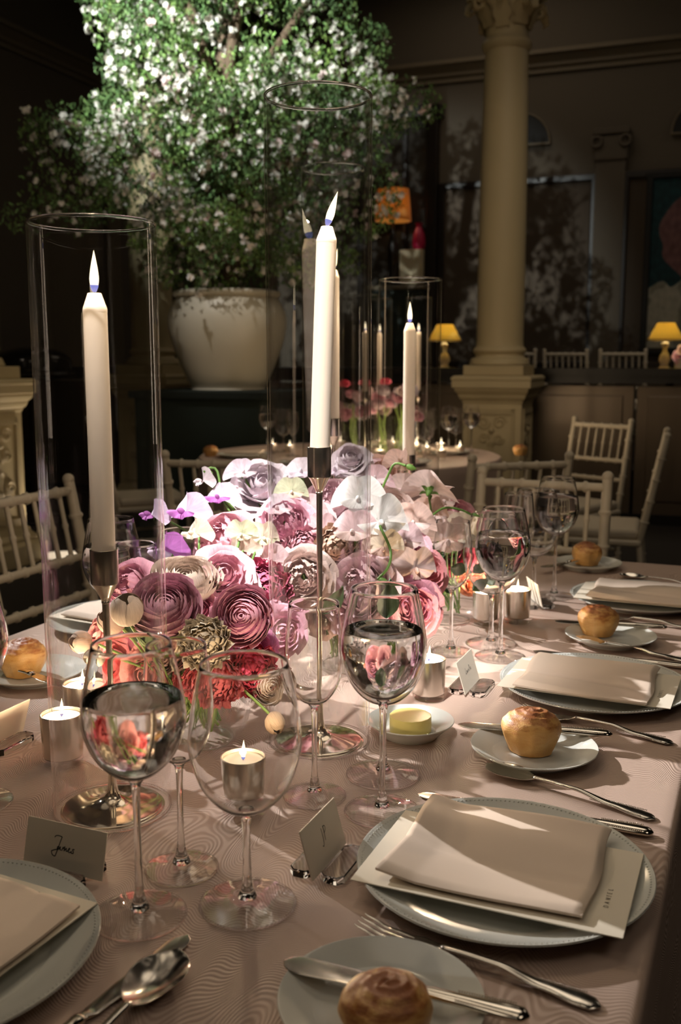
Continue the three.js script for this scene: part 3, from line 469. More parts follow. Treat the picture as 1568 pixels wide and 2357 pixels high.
function cylinder(label, pos, H, R = 0.0655, seg = 144, far = false) {
  const o = thing('glass_cylinder', label, 'glass cylinder', pos);
  if (far) part('wall', lathe([1, 0.75, 0.5, 0.25, 0.001].map((k) => [R, H * k]), seg), M.crystal, o);
  else part('wall', blown(lathe([[R - 0.0032, 0.0006], [R, 0.0006], ...[1, 2, 3, 4, 5, 6, 7, 8, 9, 10, 11, 12].map((k) => [R, H * k / 12]), ...[12, 10, 8, 6, 4, 2].map((k) => [R - 0.0032, H * k / 12]), [R - 0.0032, 0.0006]], seg), pos[0] * 9), M.crystal, o);
  part('rim', new THREE.TorusGeometry(R - 0.0016, 0.0017, 8, seg).rotateX(Math.PI / 2).translate(0, H, 0), M.glass, o);
  part('foot_ring', new THREE.TorusGeometry(R - 0.0016, 0.0015, 8, seg).rotateX(Math.PI / 2).translate(0, 0.0015, 0), M.glass, o);
}
for (const [x, z, H, L, cyl, tilt, ft, name] of [
  [-0.257, -1.062, 0.297, 0.296, 0.639, 0, 0.02, 'at the left front'],
  [-0.027, -1.260, 0.391, 0.295, 0.813, 0.035, 0.28, 'in the centre, tallest in the picture'],
  [-0.015, -2.112, 0.378, 0.33, 0.885, 0.0, 0.2, 'almost hidden behind the centre candle'],
  [0.145, -2.118, 0.300, 0.30, 0.664, 0, 0.0, 'right of centre beyond the flowers'],
]) {
  candlestick('polished nickel candlestick ' + name, [x, TOP, z], H);
  taper('white taper candle burning ' + name, [x - 0.0, TOP + H - 0.0245, z], L, tilt, ft);
  cylinder('clear glass cylinder round the candle ' + name, [x, TOP, z], cyl, 0.0655, z < -1.8 ? 64 : 144, z < -1.8);
}
function votive(label, pos, R = 0.0265, H = 0.066, fh = 0.024) {
  const o = thing('votive_holder', 'silvered glass votive holder ' + label, 'candle holder', pos);
  part('cup', lathe([[0, 0.011], [R - 0.003, 0.011], [R - 0.002, 0.013], [R, H - 0.001], [R - 0.0008, H], [R - 0.0022, H - 0.0005], [R - 0.0036, 0.015], [0, 0.015]], 44), M.mercury, o);
  part('glass_base', lathe([[0, 0.0004], [R - 0.003, 0.0004], [R - 0.0022, 0.002], [R - 0.0022, 0.0105], [0, 0.0105]], 44), M.pane, o);
  const c = thing('tealight', 'lit tealight in the holder ' + label, 'candle', [pos[0], pos[1] + 0.0155, pos[2]]);
  part('wax', lathe([[0, 0], [R - 0.0045, 0], [R - 0.0026, H - 0.0195], [R - 0.0045, H - 0.0202], [0, H - 0.0208]], 36), M.wax, c);
  part('wick', tube([[0, H - 0.022, 0], [0, H - 0.017, 0], [0.001, H - 0.0145, 0]], 0.0007, 5, 5), M.wick, c);
  flameOn(c, 0, H - 0.020, 0, fh, 0.05);
  pointLight(pos[0], pos[1] + H + 0.005, pos[2], LIGHT.tealight);
}
votive('nearest the camera, seen through the large empty glass', T(0.923, -0.507), 0.0265, 0.066);
votive('at the left in front, behind the full water glass', T(0.957, -0.781), 0.0265, 0.066);
votive('at the left, just behind the other left one', T(1.064, -0.831), 0.0265, 0.066);
votive('behind the middle water glass, left of the second place card', T(1.361, -0.433), 0.0255, 0.064);
votive('right of the water glasses beyond the second place card', T(1.850, -0.413), 0.0265, 0.066);
votive('half hidden behind the stems left of the far votive', T(1.814, -0.465), 0.0255, 0.064);

// ------------------------------------------------------------------ plates, napkins, bread
const beadRow = (R, y, r, n) => { const s = new THREE.OctahedronGeometry(r, 1), l = []; for (let i = 0; i < n; i++) { const a = i / n * 2 * Math.PI; l.push(s.clone().translate(R * Math.cos(a), y, R * Math.sin(a))); } return merge(l); };
function makePlate(label, pos) {
  const o = thing('dinner_plate', label, 'plate', pos);
  part('dish', smoothLathe([[0, 0.002], [0.085, 0.002], [0.09, 0], [0.097, 0], [0.1, 0.003], [0.122, 0.0105], [0.1405, 0.0178], [0.141, 0.0192], [0.140, 0.0198], [0.125, 0.0138], [0.103, 0.0072], [0.09, 0.006], [0, 0.006]], 54, 80), M.porcelain, o);
  part('silver_line', new THREE.TorusGeometry(0.1407, 0.0007, 6, 96).rotateX(Math.PI / 2).translate(0, 0.0193, 0), M.silver, o, 'thin silver line round the rim');
  part('beaded_rim', beadRow(0.1372, 0.0186, 0.0011, 180), M.porcelain, o).userData.kind = 'stuff';
  return o;
}
const plate0 = makePlate('grey-white dinner plate with a silver line, nearest on the right under a napkin', T(0.893, -0.206));
copy(plate0, T(1.490, -0.211), 0, 'grey-white dinner plate second on the right, under a napkin beside the second place card');
copy(plate0, T(2.093, -0.210), 0, 'grey-white dinner plate third and farthest on the right');
copy(plate0, T(0.572, -0.617), 0, 'grey-white dinner plate cut by the lower left corner');
copy(plate0, T(1.536, -1.096), 0, 'grey-white dinner plate at the far left side, half hidden behind the flowers');
function menuCard(label, u, v, turn, lettered) {
  const W = 0.247, D = 0.157, o = thing('menu_card', label, 'menu card', T(u, v, TOP + 0.0202), TURN + turn);
  part('card', [box(W, 0.0012, D, 0, 0.0007, 0, 0.0004)], M.card, o);
  if (lettered) { // DANIEL, read from the near edge to the far one
    const c = document.createElement('canvas'); c.width = 512; c.height = 96; const x = c.getContext('2d'); x.fillStyle = '#000'; x.fillRect(0, 0, 512, 96); x.fillStyle = '#fff'; x.font = '76px sans-serif'; x.textBaseline = 'middle'; x.textAlign = 'center';
    [...'DANIEL'].forEach((ch, i) => x.fillText(ch, [50, 135, 225, 290, 355, 440][i], 50));
    const t = new THREE.CanvasTexture(c);
    const m = std(0x4a4238, 0.8, { alphaMap: t, transparent: true });
    part('lettering', new THREE.PlaneGeometry(0.040, 0.0075).rotateX(-Math.PI / 2).rotateY(Math.PI / 2).translate(0.103, 0.0016, 0.018), m, o);
  }
  return o;
}
function napkin(label, u, v, turn, L, W, s, y) {
  const H = 0.0095, g = new THREE.BoxGeometry(L, H, W, 44, 4, 30), p = g.attributes.position, r = 0.006;
  for (let i = 0; i < p.count; i++) {
    let x = p.getX(i), yy = p.getY(i), z = p.getZ(i); const ex = L / 2 - Math.abs(x), ez = W / 2 - Math.abs(z), e = Math.min(ex, ez);
    const k = e < r ? Math.sqrt(Math.max(0, 1 - ((r - e) / r) ** 2)) : 1; yy *= 0.25 + 0.75 * k;
    const bow = 0.006 * Math.exp(-(((z - 0.10 * x + 0.02) / 0.03) ** 2)) * s + 0.0035 * Math.sin(x * 21 + s) * Math.cos(z * 24 + 2 * s), lift = 0.006 * Math.max(0, -x / L - 0.3) * 4 * Math.max(0, s), crease = -0.0022 * Math.exp(-(((z - W * 0.17 - 0.12 * x) / 0.005) ** 2));
    yy += bow * (yy > 0 ? 1 : 0.25) * k + lift + (yy > 0 ? crease : 0); x += 0.0025 * Math.sin(z * 40 + s) + (ez < 0.02 ? 0 : 0); z += 0.002 * Math.sin(x * 26 + 2 * s);
    p.setXYZ(i, x, yy + H / 2, z);
  }
  g.computeVertexNormals();
  const o = thing('napkin', label, 'napkin', T(u, v, y), TURN + turn);
  part('cloth', g, M.napkin, o);
  return o;
}
menuCard('cream menu card with capital letters near its edge under the nearest napkin', 0.879, -0.205, 0.0, true);
menuCard('cream menu card with small capital letters under the second napkin on the right', 1.478, -0.215, -0.02, true);
menuCard('cream menu card under the farthest napkin on the right', 2.085, -0.21, 0.0, false);
menuCard('cream menu card under the napkin in the lower left corner', 0.556, -0.605, 1.52, false);
menuCard('cream menu card under the napkin at the far left side', 1.535, -1.090, 3.05, false);
napkin('folded cream napkin with a deep shadowed dip, nearest on the right', 0.897, -0.210, 0.0, 0.19, 0.174, 1, TOP + 0.0217);
napkin('folded cream napkin lying flat on the second plate on the right', 1.48, -0.218, 0.0, 0.19, 0.176, 0.35, TOP + 0.0217);
napkin('folded cream napkin on the farthest plate on the right', 2.09, -0.21, 0.0, 0.19, 0.174, 0.5, TOP + 0.0217);
napkin('folded cream napkin in the lower left corner', 0.566, -0.615, 1.55, 0.19, 0.174, 0.3, TOP + 0.0217);
napkin('folded cream napkin at the far left side, half hidden by the flowers', 1.535, -1.090, 3.0, 0.19, 0.15, 0.6, TOP + 0.0217);
function makeSidePlate(label, pos) {
  const o = thing('bread_plate', label, 'plate', pos);
  part('dish', smoothLathe([[0, 0.002], [0.045, 0.002], [0.048, 0], [0.053, 0], [0.056, 0.003], [0.068, 0.0085], [0.079, 0.0148], [0.0795, 0.016], [0.0785, 0.0165], [0.066, 0.0112], [0.055, 0.0066], [0.045, 0.0055], [0, 0.0055]], 70, 72), M.porcelain, o);
  return o;
}
const side0 = makeSidePlate('white bread plate at the bottom edge under the nearest roll', T(0.658, -0.244));
copy(side0, T(1.208, -0.243), 0, 'white bread plate holding the whole bread roll right of the butter');
copy(side0, T(1.779, -0.227), 0, 'white bread plate between the second and the third plate on the right');
copy(side0, T(2.417, -0.368), 0, 'white bread plate at the far end of the dining table');
copy(side0, T(1.212, -1.038), 0, 'white bread plate at the left side under a roll');
// brioche rolls
const crust = texture(512, (x, y) => { const n = PN.noise(x * 8, y * 10, 3) + 0.5 * PN.noise(x * 25, y * 25, 8) + 0.25 * PN.noise(x * 70, y * 70, 4), k = Math.min(1, Math.max(0, (y - 0.56) * 4 + n * 0.9)); return mixc(mixc([222, 178, 112], [204, 148, 76], 0.5 + 0.5 * n), [150, 86, 38], k); }, true);
const crustMat = phys(0xffffff, 0.42, { map: crust, bumpMap: scaled(plaster, 2), bumpScale: 0.0012, clearcoat: 0.25, clearcoatRoughness: 0.4 });
function rollShape(k) {
  const R = 0.036, H = 0.054;
  const prof = spline([[0.001, 0], [0.024, 0.0], [0.029, 0.006], [0.036, 0.022], [0.0372, 0.032], [0.033, 0.042], [0.022, 0.0505], [0.010, 0.054], [0.0005, 0.0545]], 54);
  return sheet(96, 54, (s, t) => { const [r, y] = prof[Math.round(t * 54)], a = s * Math.PI; const flute = t < 0.6 ? 1 - 0.035 * Math.pow(Math.abs(Math.sin(a * 6 + k)), 0.5) * Math.sin(Math.PI * Math.min(1, t / 0.6)) : 1; const top = Math.max(0, (t - 0.5) / 0.5), sw = Math.sin(a + k + 16 * (1 - top) + 2), swirl = 0.0014 * top * (1 - Math.pow(top, 6)) * (1 - 2 * Math.abs(sw)) ; const n = PN.noise(Math.cos(a) * 2 + k, t * 4, Math.sin(a) * 2) * 0.0022, rad = r * flute + (r > 0.004 ? n : 0) + swirl * 0.4; return V(Math.cos(a) * rad, y + swirl + 0.002 * top * Math.sin(a + k), Math.sin(a) * rad); });
}
const rollGeo = [rollShape(0.4), rollShape(2.1), rollShape(4.0)];
function roll(label, u, v, y, k, s = 1, turn = 0) { const o = one('bread_roll', rollGeo[k], crustMat, label, 'bread roll', Array.isArray(u) ? u : T(u, v, y), turn); o.scale.setScalar(s); return o; }
roll('golden brioche roll cut by the bottom edge, nearest the camera', 0.623, -0.227, TOP + 0.0056, 0, 0.92, 1);
roll('golden brioche roll with a swirled top, whole, right of the butter dish', 1.213, -0.248, TOP + 0.0056, 1, 1.02, 4.2);
roll('golden brioche roll third from the front on the right side', 1.802, -0.253, TOP + 0.0056, 2, 1, 2);
roll('golden brioche roll at the far end of the dining table', 2.430, -0.374, TOP + 0.0056, 0, 1, 3);
roll('golden brioche roll at the left edge behind the water glass', 1.209, -1.059, TOP + 0.0056, 1, 1.04, 0);
{
  const o = thing('butter_dish', 'small round white butter dish beside the bread plate', 'dish', T(1.217, -0.412));
  part('dish', smoothLathe([[0, 0.002], [0.03, 0.002], [0.032, 0], [0.036, 0], [0.04, 0.004], [0.05, 0.014], [0.058, 0.0205], [0.0585, 0.0218], [0.057, 0.0222], [0.047, 0.0155], [0.036, 0.007], [0.03, 0.006], [0, 0.006]], 60, 72), M.porcelain, o);
  const b = [[0, 0.0], [0.0275, 0.0], [0.0285, 0.001], [0.0285, 0.021], [0.0275, 0.022], [0, 0.0222]];
  one('butter_pat', lathe(b, 14), phys(0xefe08a, 0.4, { clearcoat: 0.2 }), 'round pale yellow pat of butter in the butter dish', 'butter', T(1.217, -0.412, TOP + 0.0062));
}

// ------------------------------------------------------------------ cutlery, tip at -x, handle at +x
const station = (x, w, y, th, cup = 0, n = 14) => { const r = []; for (let i = 0; i < n; i++) { const a = i / n * 2 * Math.PI, z = w * Math.cos(a); r.push(V(x, y + th * 0.5 * Math.sin(a) + cup * Math.cos(a) * Math.cos(a), z)); } return r; };
const blend = (keys, n) => { const out = []; for (let i = 0; i <= n; i++) { const x = keys[0][0] + (keys.at(-1)[0] - keys[0][0]) * i / n; let k = 0; while (k < keys.length - 2 && x > keys[k + 1][0]) k++; const a = keys[k], b = keys[k + 1], t = (x - a[0]) / (b[0] - a[0]), s = t * t * (3 - 2 * t); out.push(station(x, ...[1, 2, 3, 4].map((j) => (a[j] ?? 0) + ((b[j] ?? 0) - (a[j] ?? 0)) * s))); } return out; };
const handleKeys = (x0, x1, y0) => [[x0, 0.0032, y0, 0.0042], [x0 + (x1 - x0) * 0.25, 0.0034, y0 * 0.9 + 0.001, 0.0042], [x0 + (x1 - x0) * 0.6, 0.006, 0.0048, 0.0044], [x0 + (x1 - x0) * 0.85, 0.0098, 0.0035, 0.0046], [x1 - 0.006, 0.0088, 0.0028, 0.004], [x1 - 0.0015, 0.004, 0.0026, 0.003], [x1, 0.0008, 0.0026, 0.0012]];
function beadLine(x0, x1, w0, w1, y, r) { const l = [], n = Math.round((x1 - x0) / (r * 2.2)); for (let i = 0; i <= n; i++) { const t = i / n; for (const s of [-1, 1]) l.push(bead(r, x0 + (x1 - x0) * t, y, s * (w0 + (w1 - w0) * t), 6, 4)); } return merge(l); }
function makeSpoon(label, pos, turn, L = 0.205) {
  const o = thing('spoon', label, 'spoon', pos, turn), x = -L / 2;
  part('bowl', loft(Array.from({ length: 49 }, (_, i) => { const t = i / 48, w = Math.max(0.0006, 0.0214 * Math.pow(Math.sin(Math.PI * Math.pow(t, 0.86)), 0.62) * (1 - 0.12 * t)) , e = Math.max(0, (t - 0.86) / 0.14), k = e * e * (3 - 2 * e), ww = w * (1 - k) + 0.0034 * k, dip = Math.sin(Math.PI * Math.pow(t, 0.9)); return station(x + 0.068 * t, ww, 0.0105 - 0.0092 * Math.pow(dip, 0.8) , 0.0017 + 0.002 * k, 0.0088 * Math.pow(dip, 0.8) * Math.min(1, ww / 0.018), 24); })), M.steel, o);
  part('handle', loft(blend([[x + 0.065, 0.0035, 0.0104, 0.0038], ...handleKeys(x + 0.085, L / 2, 0.0105)], 40)), M.steel, o);
  part('beading', beadLine(L / 2 - 0.075, L / 2 - 0.014, 0.0042, 0.0088, 0.0056, 0.0008), M.steel, o);
  return o;
}
function makeKnife(label, pos, turn, L = 0.25, butter = false) {
  const o = thing('knife', label, 'knife', pos, turn), x = -L / 2, b = L * (butter ? 0.45 : 0.5), w = butter ? 0.0122 : 0.0098;
  part('blade', loft(blend([...[0, 0.04, 0.12, 0.25, 0.4, 0.6, 0.8, 1].map((q) => [x + 0.018 * q, Math.max(0.0008, w * Math.sqrt(1 - (1 - q) ** 2)), 0.0022, 0.0009 + 0.0004 * q]), [x + b * 0.6, w * 0.9, 0.0025, 0.0016], [x + b * 0.9, w * 0.72, 0.003, 0.0024], [x + b, 0.0045, 0.0042, 0.0052]], 36)), M.steel, o);
  part('handle', loft(blend([[x + b - 0.001, 0.0048, 0.0046, 0.006], [x + b + 0.004, 0.0064, 0.005, 0.008], [x + b + 0.010, 0.0052, 0.005, 0.0074], [x + b + (L - b) * 0.5, 0.0068, 0.0052, 0.0082], [L / 2 - 0.018, 0.0092, 0.0053, 0.0088], [L / 2 - 0.005, 0.0086, 0.0053, 0.008], [L / 2 - 0.001, 0.004, 0.005, 0.005], [L / 2, 0.0008, 0.005, 0.002]], 40)), M.silver, o);
  part('beading', beadLine(L / 2 - 0.055, L / 2 - 0.012, 0.0058, 0.0078, 0.0085, 0.0009), M.silver, o);
  return o;
}
function makeFork(label, pos, turn, L = 0.215) {
  const o = thing('fork', label, 'fork', pos, turn), x = -L / 2;
  part('head', loft(blend([[x + 0.05, 0.0118, 0.004, 0.002, 0.001], [x + 0.058, 0.0122, 0.004, 0.0022, 0.0015], [x + 0.07, 0.008, 0.0062, 0.0026, 0.001], [x + 0.082, 0.0036, 0.0105, 0.0036, 0]], 20)), M.steel, o);
  for (let i = 0; i < 4; i++) { const z = (i - 1.5) * 0.0064, f = (a) => a.map((ring) => ring.map((p) => V(p.x, p.y, p.z + z * (1 - 0.0 * p.x)))); part('tine', loft(f(blend([[x, 0.0006, 0.0115, 0.0008], [x + 0.006, 0.0014, 0.0095, 0.0014], [x + 0.025, 0.002, 0.0052, 0.0018], [x + 0.053, 0.0024, 0.004, 0.002]], 14))), M.steel, o); }
  part('handle', loft(blend([[x + 0.08, 0.0036, 0.0105, 0.0036], ...handleKeys(x + 0.1, L / 2, 0.0105)], 40)), M.steel, o);
  part('beading', beadLine(L / 2 - 0.075, L / 2 - 0.014, 0.0042, 0.0088, 0.0056, 0.0008), M.steel, o);
  return o;
}
const k0 = makeKnife('silver dinner knife along the far side of the nearest plate', T(1.041, -0.211), TURN, 0.262);
const s0 = makeSpoon('silver spoon lying between the nearest plate and the bread roll', T(1.110, -0.184), TURN - 0.28, 0.213);
const f0 = makeFork('silver fork on the near side of the nearest plate, handle towards the edge', T(0.744, -0.195), TURN - 0.13);
const b0 = makeKnife('silver butter knife lying across the nearest bread plate', T(0.670, -0.232, TOP + 0.015), TURN + 0.02, 0.2, true);
copy(b0, T(1.254, -0.253, TOP + 0.015), TURN + 0.18, 'silver butter knife behind the whole roll, its blade over the plate rim');
copy(b0, T(1.834, -0.235, TOP + 0.015), TURN + 0.13, 'silver butter knife across the third bread plate, dark blade to the left');
copy(b0, T(2.382, -0.404, TOP + 0.015), TURN + 1.0, 'silver butter knife leaning on the bread plate at the far end');
copy(b0, T(1.180, -1.023, TOP + 0.017), TURN + 2.9, 'silver butter knife on the left bread plate beside the roll');
copy(f0, T(1.338, -0.187), TURN - 0.2, 'silver fork behind the whole roll on the near side of the second plate');
copy(f0, T(1.93, -0.18), TURN - 0.15, 'silver fork on the near side of the third plate');
copy(k0, T(1.665, -0.21), TURN, 'silver dinner knife on the far side of the second plate');
copy(s0, T(1.73, -0.19), TURN - 0.25, 'silver spoon below the third bread plate');
copy(s0, T(2.31, -0.18), TURN - 0.25, 'silver spoon on the far side of the third plate');
copy(k0, T(0.560, -0.451), TURN - Math.PI / 2 - 0.11, 'silver dinner knife at the bottom left beside the cut-off plate');
copy(s0, T(0.532, -0.421), TURN - Math.PI / 2 + 0.02, 'silver spoon with a shining bowl at the bottom left').scale.setScalar(1.16);

// ------------------------------------------------------------------ place cards in clear blocks
function script(words, w, h, draw) { const c = document.createElement('canvas'); c.width = 512; c.height = Math.round(512 * h / w); const x = c.getContext('2d'); x.fillStyle = '#000'; x.fillRect(0, 0, c.width, c.height); x.strokeStyle = '#fff'; x.lineWidth = 8; x.lineCap = x.lineJoin = 'round'; draw(x); return std(0x1a1612, 0.8, { alphaMap: new THREE.CanvasTexture(c), transparent: true }); }
const pen = (x, list) => { for (const s of list) { x.beginPath(); x.moveTo(s[0], s[1]); for (let i = 2; i + 3 < s.length; i += 4) x.quadraticCurveTo(s[i], s[i + 1], s[i + 2], s[i + 3]); x.stroke(); } };
function placeCard(label, stand, u, v, turn, w, h, lean, draw) { // the lettered face looks to +z
  const o = thing('place_card', label, 'place card', T(u, v, TOP + 0.004), turn);
  const g = new THREE.Group(); g.name = 'leaf'; o.add(g); g.rotation.x = -lean;
  part('card', box(w, h, 0.0012, 0, h / 2, 0, 0.0003), M.card, g);
  if (draw) part('lettering', new THREE.PlaneGeometry(w * 0.55, h * 0.6).translate(0, h * 0.52, 0.0009), script('', w * 0.55, h * 0.6, draw), g);
  const b = thing('card_stand', 'clear acrylic block ' + stand, 'card holder', T(u, v, TOP + 0.0004), turn);
  const s = new THREE.Shape(); [[-0.034, -0.006], [-0.028, -0.0115], [0.028, -0.0115], [0.034, -0.006], [0.034, 0.006], [0.028, 0.0115], [-0.028, 0.0115], [-0.034, 0.006]].forEach(([a, c], i) => (i ? s.lineTo(a, c) : s.moveTo(a, c))); s.closePath();
  for (const q of [-1, 1]) part('block_half', toCreasedNormals(new THREE.ExtrudeGeometry(s, { depth: 0.0065, bevelEnabled: true, bevelSize: 0.001, bevelThickness: 0.001, bevelSegments: 1 }), 0.3).rotateX(-Math.PI / 2).translate(0, 0.001, q * 0.0145 + (q < 0 ? -0.003 : 0.001)), M.glass, b);
}
const JAMES = (x) => pen(x, [[135, 62, 140, 38, 190, 42, 225, 46, 218, 50, 212, 60, 196, 120, 176, 190, 160, 238, 118, 240, 112, 196, 150, 176, 205, 160], [205, 150, 170, 130, 178, 165, 195, 175, 212, 140, 205, 175, 220, 170], [232, 172, 240, 140, 244, 138, 236, 172, 262, 130, 262, 145, 258, 172, 284, 130, 284, 148, 274, 180, 300, 165], [300, 160, 330, 140, 318, 134, 290, 160, 318, 178, 334, 168, 346, 160], [372, 138, 350, 135, 356, 150, 376, 165, 362, 176, 346, 180, 340, 172], ]);
placeCard('cream place card with one handwritten first name, at the left front', 'holding the first-name card at the left front', 0.733, -0.606, TURN, 0.095, 0.046, 0.25, JAMES);
placeCard('cream place card with two handwritten initials, beside the middle water glass', 'holding the card with two initials', 0.853, -0.372, TURN + Math.PI / 2, 0.084, 0.050, 0.28, (x) => pen(x, [[235, 60, 245, 150, 225, 230, 205, 265, 190, 240], [290, 55, 292, 120, 280, 210], [285, 60, 340, 50, 335, 95, 315, 130, 285, 128]]));
placeCard('cream place card with a short handwritten name, beside the second plate on the right', 'holding the card left of the second napkin', 1.431, -0.385, TURN + Math.PI / 2, 0.082, 0.05, 0.3, (x) => pen(x, [[120, 90, 105, 150, 100, 185, 120, 195, 150, 180], [160, 170, 165, 150, 175, 140, 180, 170, 190, 182], [205, 150, 190, 175, 205, 185, 220, 180, 225, 150], [250, 180, 262, 150, 275, 140, 285, 165, 300, 182], [330, 85, 335, 130, 330, 180], [330, 95, 370, 80, 362, 125, 350, 135, 385, 180], [400, 165, 425, 140, 405, 140, 385, 175, 425, 180]]));
placeCard('cream place card seen from its edge, left of the farthest glasses', 'under the edge-on card by the farthest glasses', 1.997, -0.404, TURN + Math.PI / 2 + 0.5, 0.08, 0.05, 0.25, null);
placeCard('cream place card at the left edge seen from behind, tinted by the flowers', 'under the card cut by the left edge', 0.974, -0.895, TURN - Math.PI / 2, 0.084, 0.05, 0.3, null);

// ------------------------------------------------------------------ flowers
const vein = texture(256, (x, y) => 226 + 20 * PN.noise(x * 30, y * 3, 2) + 9 * PN.noise(x * 90, y * 6, 5), true);
const HUE = { // sRGB, 0 to 255
  lp: [246, 194, 210], lp2: [243, 188, 206], lp3: [236, 176, 194], pk: [248, 192, 206], pk2: [250, 196, 210], pa: [250, 221, 226], pa2: [249, 216, 224], pa3: [250, 227, 222],
  iv: [249, 232, 218], iv2: [249, 227, 220], iv3: [244, 220, 200], co: [249, 142, 148], co2: [247, 168, 166], co3: [249, 172, 176], hp: [240, 104, 130], dp: [236, 166, 186], dr: [228, 124, 156], mr: [178, 62, 96], mg: [224, 138, 184],
  pe: [245, 215, 195], pe2: [249, 216, 204], pe3: [233, 201, 168], dpe: [232, 198, 190], or: [248, 154, 126], wl: [245, 232, 240], wl2: [246, 234, 241], wh: [250, 250, 249], lv: [235, 214, 241], lv2: [242, 227, 242], pu: [206, 126, 210],
  cr: [250, 236, 214], cr2: [250, 239, 220], go: [234, 239, 205], gr: [160, 182, 116],
};
const petalMats = {};
function petalMat(key, deep = 0) { const k = key + deep; if (!petalMats[k]) { const c = new THREE.Color().setRGB(HUE[key][0] / 255, HUE[key][1] / 255, HUE[key][2] / 255, THREE.SRGBColorSpace); if (deep === 1) { const h = c.getHSL({}); c.setHSL(h.h, Math.min(1, h.s * 1.06), h.l * 0.985); } petalMats[k] = deep < 2 ? std(c, 0.75, { map: vein }) : phys(c, 0.85, { map: vein, transmission: 0.25, thickness: 0, specularIntensity: 0.35 }); } return petalMats[k]; }
function petal(R, th0, th1, az, hw, o = {}) { // a patch of a shell around the bloom's axis
  const { nu = 6, nv = 6, spiral = 0.05, flare = 0, curl = 0, ruffle = 0, freq = 5, ph = 0, flat = 1, notch = 0.1 } = o;
  return sheet(nu, nv, (s, t) => { const th = th0 + (th1 - th0) * t * (1 - notch * s * s * t), a = az + s * hw * (0.75 + 0.25 * Math.sin(Math.PI * t)), e = Math.max(0, (t - 0.72) / 0.28); const w = ruffle * t * t * (Math.sin(freq * s * 2 + ph) + 0.5 * Math.sin(freq * s * 4.3 + 2 * ph)); const r = R * (1 + spiral * s * t + flare * t * t * t + curl * e * e + w); return V(r * Math.sin(th) * Math.cos(a), (-r * Math.cos(th)) * flat - R * (curl * 1.1 * e * e * e), r * Math.sin(th) * Math.sin(a)); });
}
const shapes = {};
function bloomShape(kind, variant) { // { inner geometry, list of outer petals } at radius 1
  const key = kind + variant; if (shapes[key]) return shapes[key];
  seed = 100 + variant * 17 + kind.length * 31; const inner = [], outer = [];
  if (kind === 'ranunculus') for (let k = 0; k < 11; k++) { const f = k / 10, R = 0.16 + 0.84 * f, n = k < 2 ? 3 : k < 6 ? 5 : 6, th1 = 2.8 - 1.12 * Math.pow(f, 0.75); for (let i = 0; i < n; i++) { const g = petal(R * rr(0.985, 1.03), 0.25, th1 + rr(-0.1, 0.1), i / n * 6.283 + k * 0.7 + rr(-0.15, 0.15), Math.PI / n * 1.4, { spiral: 0.07, flare: 0.02 + 0.06 * f, ruffle: 0.012, ph: rr(0, 6), flat: 0.82, notch: 0.06 }); (k > 7 ? outer : inner).push(g); } }
  if (kind === 'rose') for (let k = 0; k < 7; k++) { const f = k / 6, R = 0.2 + 0.8 * f, n = k < 2 ? 3 : 5, th1 = 2.65 - 1.2 * f; for (let i = 0; i < n; i++) { const g = petal(R * rr(0.95, 1.06), 0.2, th1 + rr(-0.18, 0.12), i / n * 6.283 + k * 0.9 + rr(-0.2, 0.2), Math.PI / n * 1.45, { spiral: 0.1, flare: 0.05 + 0.1 * f, curl: 0.05 + 0.16 * f, ruffle: 0.03, freq: 3, ph: rr(0, 6), flat: 0.9, notch: 0.14 }); (k > 3 ? outer : inner).push(g); } }
  if (kind === 'garden_rose') {
    for (let k = 0; k < 34; k++) { const R = rr(0.22, 0.66), az = rr(0, 6.283); inner.push(petal(R, 0.5, rr(1.9, 2.5), az, rr(0.35, 0.6), { ruffle: 0.09, freq: 4, ph: rr(0, 6), spiral: rr(-0.25, 0.25), flat: 0.85 })); }
    for (let k = 0; k < 4; k++) for (let i = 0; i < 6; i++) outer.push(petal((0.66 + 0.115 * k) * rr(0.97, 1.03), 0.2, 2.02 - 0.2 * k + rr(-0.1, 0.1), i / 6 * 6.283 + k * 0.5, Math.PI / 6 * 1.5, { spiral: 0.09, flare: 0.05, curl: 0.05 + 0.04 * k, ruffle: 0.025, freq: 3, ph: rr(0, 6), flat: 0.88, notch: 0.1 }));
  }
  if (kind === 'carnation') for (let k = 0; k < 7; k++) { const f = k / 6, n = 4 + k; for (let i = 0; i < n; i++) { const g = petal((0.34 + 0.66 * f) * rr(0.94, 1.06), 0.25, 2.85 - 1.35 * f + rr(-0.16, 0.16), i / n * 6.283 + k * 1.1 + rr(-0.2, 0.2), 0.72, { nu: 14, nv: 7, ruffle: 0.055 + 0.035 * f, freq: 3.4, ph: rr(0, 6), spiral: rr(-0.14, 0.14), flare: 0.07, flat: 0.85, notch: 0.1 }); (k > 4 ? outer : inner).push(g); } }
  if (kind === 'bud') for (let k = 0; k < 6; k++) outer.push(petal(0.94 + 0.012 * k, 0.05, 2.95 - 0.12 * k, k * 2.2, 1.15, { spiral: 0.03, ruffle: 0.008, notch: 0.03 }));
  seed = 4242 + variant;
  return (shapes[key] = { inner: inner.length ? merge(inner) : null, outer });
}
const sepalGeo = merge([0, 1, 2, 3, 4].map((k) => sheet(3, 4, (s, t) => V(s * 0.2 * Math.sin(0.6 + 2.3 * t), -0.86 + 0.5 * t * t, 0.1 + 0.72 * t)).rotateY(k * 1.2566)));
const BOWLS = [[-0.19, -1.266, 0.072], [0.02, -1.59, 0.078], [0.208, -1.88, 0.066]];
